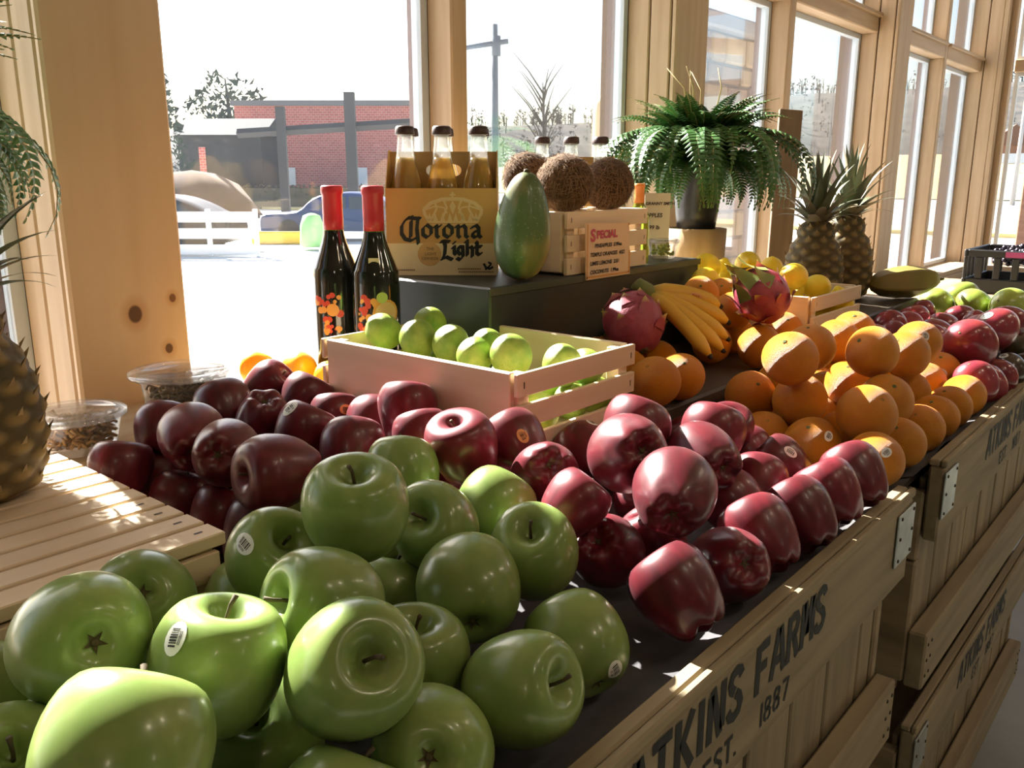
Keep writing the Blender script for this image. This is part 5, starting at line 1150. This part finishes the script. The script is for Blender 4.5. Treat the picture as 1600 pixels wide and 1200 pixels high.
# ---------------------------------------------------------------- dragon fruit
DRG = mat('dragon_fruit_skin', (.27,.035,.065), .42, (.36,.07,.10), 3, bump=(20,.15,.01)); SCL = mat('dragon_fruit_scale', (.33,.05,.08), .45, attr=('tip', (.60,.55,.12), .55, 1.0)); SCG = mat('dragon_fruit_green_scale', (.20,.24,.07), .5, attr=('tip', (.42,.40,.14), .3, 1.0))
def dragon(p, label, r, ax, leafy, seed):
    q = random.Random(seed); b = ball('d', 0, 1, .96, 1.12, ph=seed, seg=32, rings=20)
    b.v = [tuple(Vector(v)*(1+.05*noise.noise(Vector(v)*2.2+Vector((seed,0,0))))) for v in b.v]
    o = link('dragon_fruit', b.mesh('dragon_fruit_skin', DRG), None, p); o.scale = (r,r,r); o.rotation_mode = 'QUATERNION'; o.rotation_quaternion = Vector((0,0,1)).rotation_difference(Vector(ax).normalized()); tag(o, label, 'dragon fruit', 'dragon fruit')
    n = 22
    for i in range(n):
        z = -.85+1.75*i/(n-1); a = i*2.39996; rr = math.sqrt(max(.02,1-(z/1.15)**2)); base = Vector((rr*math.cos(a), rr*.96*math.sin(a), z*1.08)); nr = base.normalized(); tu = (Vector((0,0,1))-nr*nr.z).normalized(); sd = nr.cross(tu)
        L = (.60 if not leafy else .62+.9*max(0,z)) * q.uniform(.8,1.2); w = .33*q.uniform(.8,1.2); V = []; T = []
        m_ = 6
        for j in range(m_+1):
            t = j/m_; c = base*.985+tu*L*t*(1-.15*t)+nr*(.03+L*(.10 if not leafy else .30)*t**2.4)*1.0; ww = w*(1-t**1.5)+.005
            for s in (-1, 0, 1): V.append(c+sd*ww*s-nr*(.05*abs(s))); T.append(t)
        F = []
        for j in range(m_): F += [(3*j,3*j+1,3*j+4,3*j+3),(3*j+1,3*j+2,3*j+5,3*j+4)]
        me = MB().add(V, F, 0, True).mesh('scale', SCG if (leafy and z > .35) else SCL); at = me.attributes.new('tip', 'FLOAT', 'POINT'); at.data.foreach_set('value', T); link('scale', me, o)
    MB().lathe([(.16,-1.10),(.14,-1.16),(.05,-1.15),(0,-1.13)], 12).build('blossom_scar', CALY, o)
    return o
dragon((1.152,.721,1.076), 'pink dragon fruit with yellow-tipped scales beside the lime crate', .0485, (.35,.55,.60), False, 3)
dragon((1.418,.628,1.100), 'dark pink dragon fruit with long green leafy scales by the lemons', .0465, (-.55,.42,.62), True, 7)
# ---------------------------------------------------------------- banana bunch
BAN = mat('banana_peel', (.72,.43,.050), .45, (.62,.36,.04), 10, attr=('end', (.16,.20,.05), .35, .95)); BTP = mat('banana_tip', (.035,.025,.018), .8)
bb_ = thing('banana_bunch', 'small bunch of yellow bananas with green necks between the dragon fruits', 'bananas', (1.205,.73,1.10)); OB = (1.205,.73,1.10)
cr_ = Vector((1.208,.735,1.118))
tips = [((1.300,.648,1.093),.0150,1), ((1.292,.628,1.070),.0135,0), ((1.262,.612,1.048),.0130,0), ((1.235,.606,1.034),.0125,0), ((1.200,.610,1.030),.0125,0), ((1.27,.735,1.075),.013,0)]
for i, (tp, r_, st) in enumerate(tips):
    tp = Vector(tp); mid = (cr_+tp)*.5+Vector((.010,.004,.016)); P = []; n = 12
    for j in range(n+1):
        t = j/n; P.append(cr_*(1-t)**2+mid*2*t*(1-t)+tp*t*t)
    rad = [r_*min(1, .45+2.2*(j/n))*(1 if j/n < .82 else max(.28, 1-((j/n-.82)/.18)**1.7*.72)) for j in range(n+1)]
    b = MB().tube(P, rad, 10); me = b.mesh('banana', BAN, OB); at = me.attributes.new('end', 'FLOAT', 'POINT'); at.data.foreach_set('value', [max(0, 1-(k//10)/n*3.2) for k in range(len(b.v))])
    bo = link('banana', me, bb_); d = (tp-P[-2]).normalized()
    MB().tube([tp-d*.001, tp+d*.005], [r_*.36, r_*.22], 8).build('tip', BTP, bo, OB)
    if st:   # printed label on the top banana
        c = P[8]; vd = (Vector((0,0,1.3))-c).normalized(); ax = (P[9]-P[7]).normalized(); sd = vd.cross(ax).normalized(); sm = MB()
        pt = lambda u, v, e: c+ax*u+sd*v+vd*(math.sqrt(max(0,(r_+.0006+e)**2-v*v)))
        sm.add([pt(.011*math.cos(k*.5236), .0075*math.sin(k*.5236), .0002) for k in range(12)], [tuple(range(12))], 0)
        for k in range(4): sm.add([pt(-.006+k*.0032,-.004,.0005), pt(-.0045+k*.0032,-.004,.0005), pt(-.0045+k*.0032,.004,.0005), pt(-.006+k*.0032,.004,.0005)], [(0,1,2,3)], 1)
        sm.build('sticker', [mat('peach_sticker', (.66,.35,.16), .5), mat('red_sticker_ink', (.42,.06,.03), .5)], bo, OB)
MB().tube([cr_+Vector((-.012,.012,.016)), cr_, cr_+Vector((.012,-.012,-.014))], [.011,.017,.010], 8).build('crown', mat('green_banana_crown', (.17,.19,.05), .6), bb_, OB)
# pale chayotes left of the dragon fruit
CHY = mat('pale_green_chayote', (.42,.44,.17), .5, (.36,.32,.14), 5)
for i, (p, r_, lab) in enumerate((((1.075,.795,1.013), .036, 'pale green chayote squash against the black riser, left of the pink dragon fruit'), ((1.075,.735,1.008), .032, 'pale chayote squash at the lime crate corner'), ((1.262,.812,1.012), .036, 'pale yellow-green squash in shadow behind the pink dragon fruit'))):
    b = ball('c', 0, .86, .8, 1.1, ph=i); b.v = [(x*(1+.18*z+.05*math.cos(5*math.atan2(y,x))), y*(1+.18*z), z) for x, y, z in b.v]
    o = link('chayote', b.mesh('chayote_skin', CHY), None, p); o.scale = (r_,r_,r_); o.rotation_euler = (.9,.3*i,i*1.3); tag(o, lab, 'squash', 'pale chayotes'); link('stem_button', lbut, o)
# olive ridged squash
SQ = mat('olive_squash_skin', (.17,.150,.030), .5, (.24,.18,.05), 8, bump=(30,.3,.003))
b = MB(); b.lathe([(.0,-.105),(.018,-.10),(.036,-.07),(.046,-.02),(.047,.03),(.036,.075),(.016,.10),(0,.108)], 40, wob=lambda a, t: 1-.20*abs(math.sin(2.5*a))**.6)
o = b.build('ridged_squash', SQ); o.location = (2.505,.70,1.022); o.rotation_euler = (math.pi/2-.05,.2,math.radians(50)); tag(o, 'long olive-green ridged squash beside the window sill behind the mangoes', 'squash'); MB().tube([(0,0,.104),(.004,0,.122)], [.006,.004], 6).build('stem', STEM, o)
# ---------------------------------------------------------------- black crate of grapes
gx, gy, gz = 3.36, .50, .906
gc = thing('plastic_crate', 'black plastic crate of dark grapes at the far right', 'crate', (gx,gy,gz)); BKP = mat('black_crate_plastic', (.018,.018,.020), .4); OG = (gx,gy,gz)
for a, b_ in (((0,0),(.34,.012)), ((0,.238),(.34,.25))):
    MB().bbox((gx+a[0],gy+a[1],gz+.125), (gx+b_[0],gy+b_[1],gz+.15), .003).bbox((gx+a[0],gy+a[1],gz), (gx+b_[0],gy+b_[1],gz+.05), .003).build('long_rail', BKP, gc, OG)
    for k in range(7): MB().bbox((gx+.002+k*.053,gy+a[1]+.001,gz+.0505), (gx+.020+k*.053,gy+b_[1]-.001,gz+.1245), .002).build('upright', BKP, gc, OG)
for x in (gx, gx+.328):
    MB().bbox((x,gy+.0125,gz+.125), (x+.012,gy+.2375,gz+.15), .003).bbox((x,gy+.0125,gz), (x+.012,gy+.2375,gz+.05), .003).build('end_rail', BKP, gc, OG)
    for k in range(4): MB().bbox((x+.001,gy+.02+k*.056,gz+.0505), (x+.011,gy+.042+k*.056,gz+.1245), .002).build('upright', BKP, gc, OG)
MB().box((gx+.012,gy+.012,gz+.001), (gx+.328,gy+.238,gz+.006)).build('bottom', BKP, gc, OG)
MB().box((gx-.0016,gy+.05,gz+.128), (gx-.0003,gy+.12,gz+.146)).build('pink_tag', mat('pink_tag', (.35,.05,.16), .5), gc, OG)
GRP = mat('black_grape_skin', (.020,.014,.028), .3, (.05,.04,.06), 40)
for k in range(4):
    q = random.Random(k); cx, cy = gx+.075+.065*k+.0, gy+.125+(.02 if k % 2 else -.02); m = MB()
    for _ in range(60):
        d = Vector((q.gauss(0,.4),q.gauss(0,.55),q.gauss(0,.4))); m.lathe([(0,-.0095),(.0068,-.0065),(.0095,0),(.0068,.0065),(0,.0095)], 8, (cx+d.x*.028,cy+d.y*.045,gz+.125+d.z*.028+.0))
    m.tube([(cx,cy,gz+.11),(cx,cy+.01,gz+.135)], .002, 5)
    tag(m.build('grape_bunch', GRP), 'black grape bunch in the plastic crate, %s from the window side corner' % ('first','second','third','fourth')[k], 'grapes', 'grape bunches')
# ---------------------------------------------------------------- ceiling lamps of the shop (behind and above the camera)
LSH = mat('black_lamp_shade', (.03,.03,.03), .4); LBU = mat('lamp_bulb', (1,.85,.6), .3, emit=((1.0,.72,.42), 30))
def lamp(x, y, label, e):
    t = thing('pendant_lamp', label, 'lamp', (x,y,2.45), 0, 'pendant shop lamps')
    MB().tube([(0,0,.16),(0,0,.75)], .006, 6).build('cord', LSH, t); MB().lathe([(.02,.16),(.05,.14),(.13,.02),(.135,0),(.128,.002),(.045,.125),(.015,.14)], 24).build('shade', LSH, t)
    MB().lathe([(0,.0),(.025,.012),(.035,.04),(.025,.07),(.012,.1),(0,.1)], 14).build('bulb', LBU, t)
    d = bpy.data.lights.new('lamp_light', 'POINT'); d.energy = e; d.color = (1.0,.88,.70); d.shadow_soft_size = .05; lo = bpy.data.objects.new('lamp_light', d); COL.objects.link(lo); lo.parent = t; lo.location = (0,0,-.06)
for i, (x, y) in enumerate(((.55,-.75),(1.15,-.75),(2.6,-.75),(3.2,-.75),(-1.2,-1.0),(.8,-2.8),(3.0,-2.8),(4.9,-1.2))):
    lamp(x, y, 'black pendant lamp hanging ' + ('over the aisle before the green apples', 'over the aisle before the red apples', 'over the aisle before the mangoes', 'over the aisle beyond the mangoes', 'left of the slatted crate', 'deep in the shop behind the apples', 'deep in the shop behind the oranges', 'near the end window')[i], 2.8)
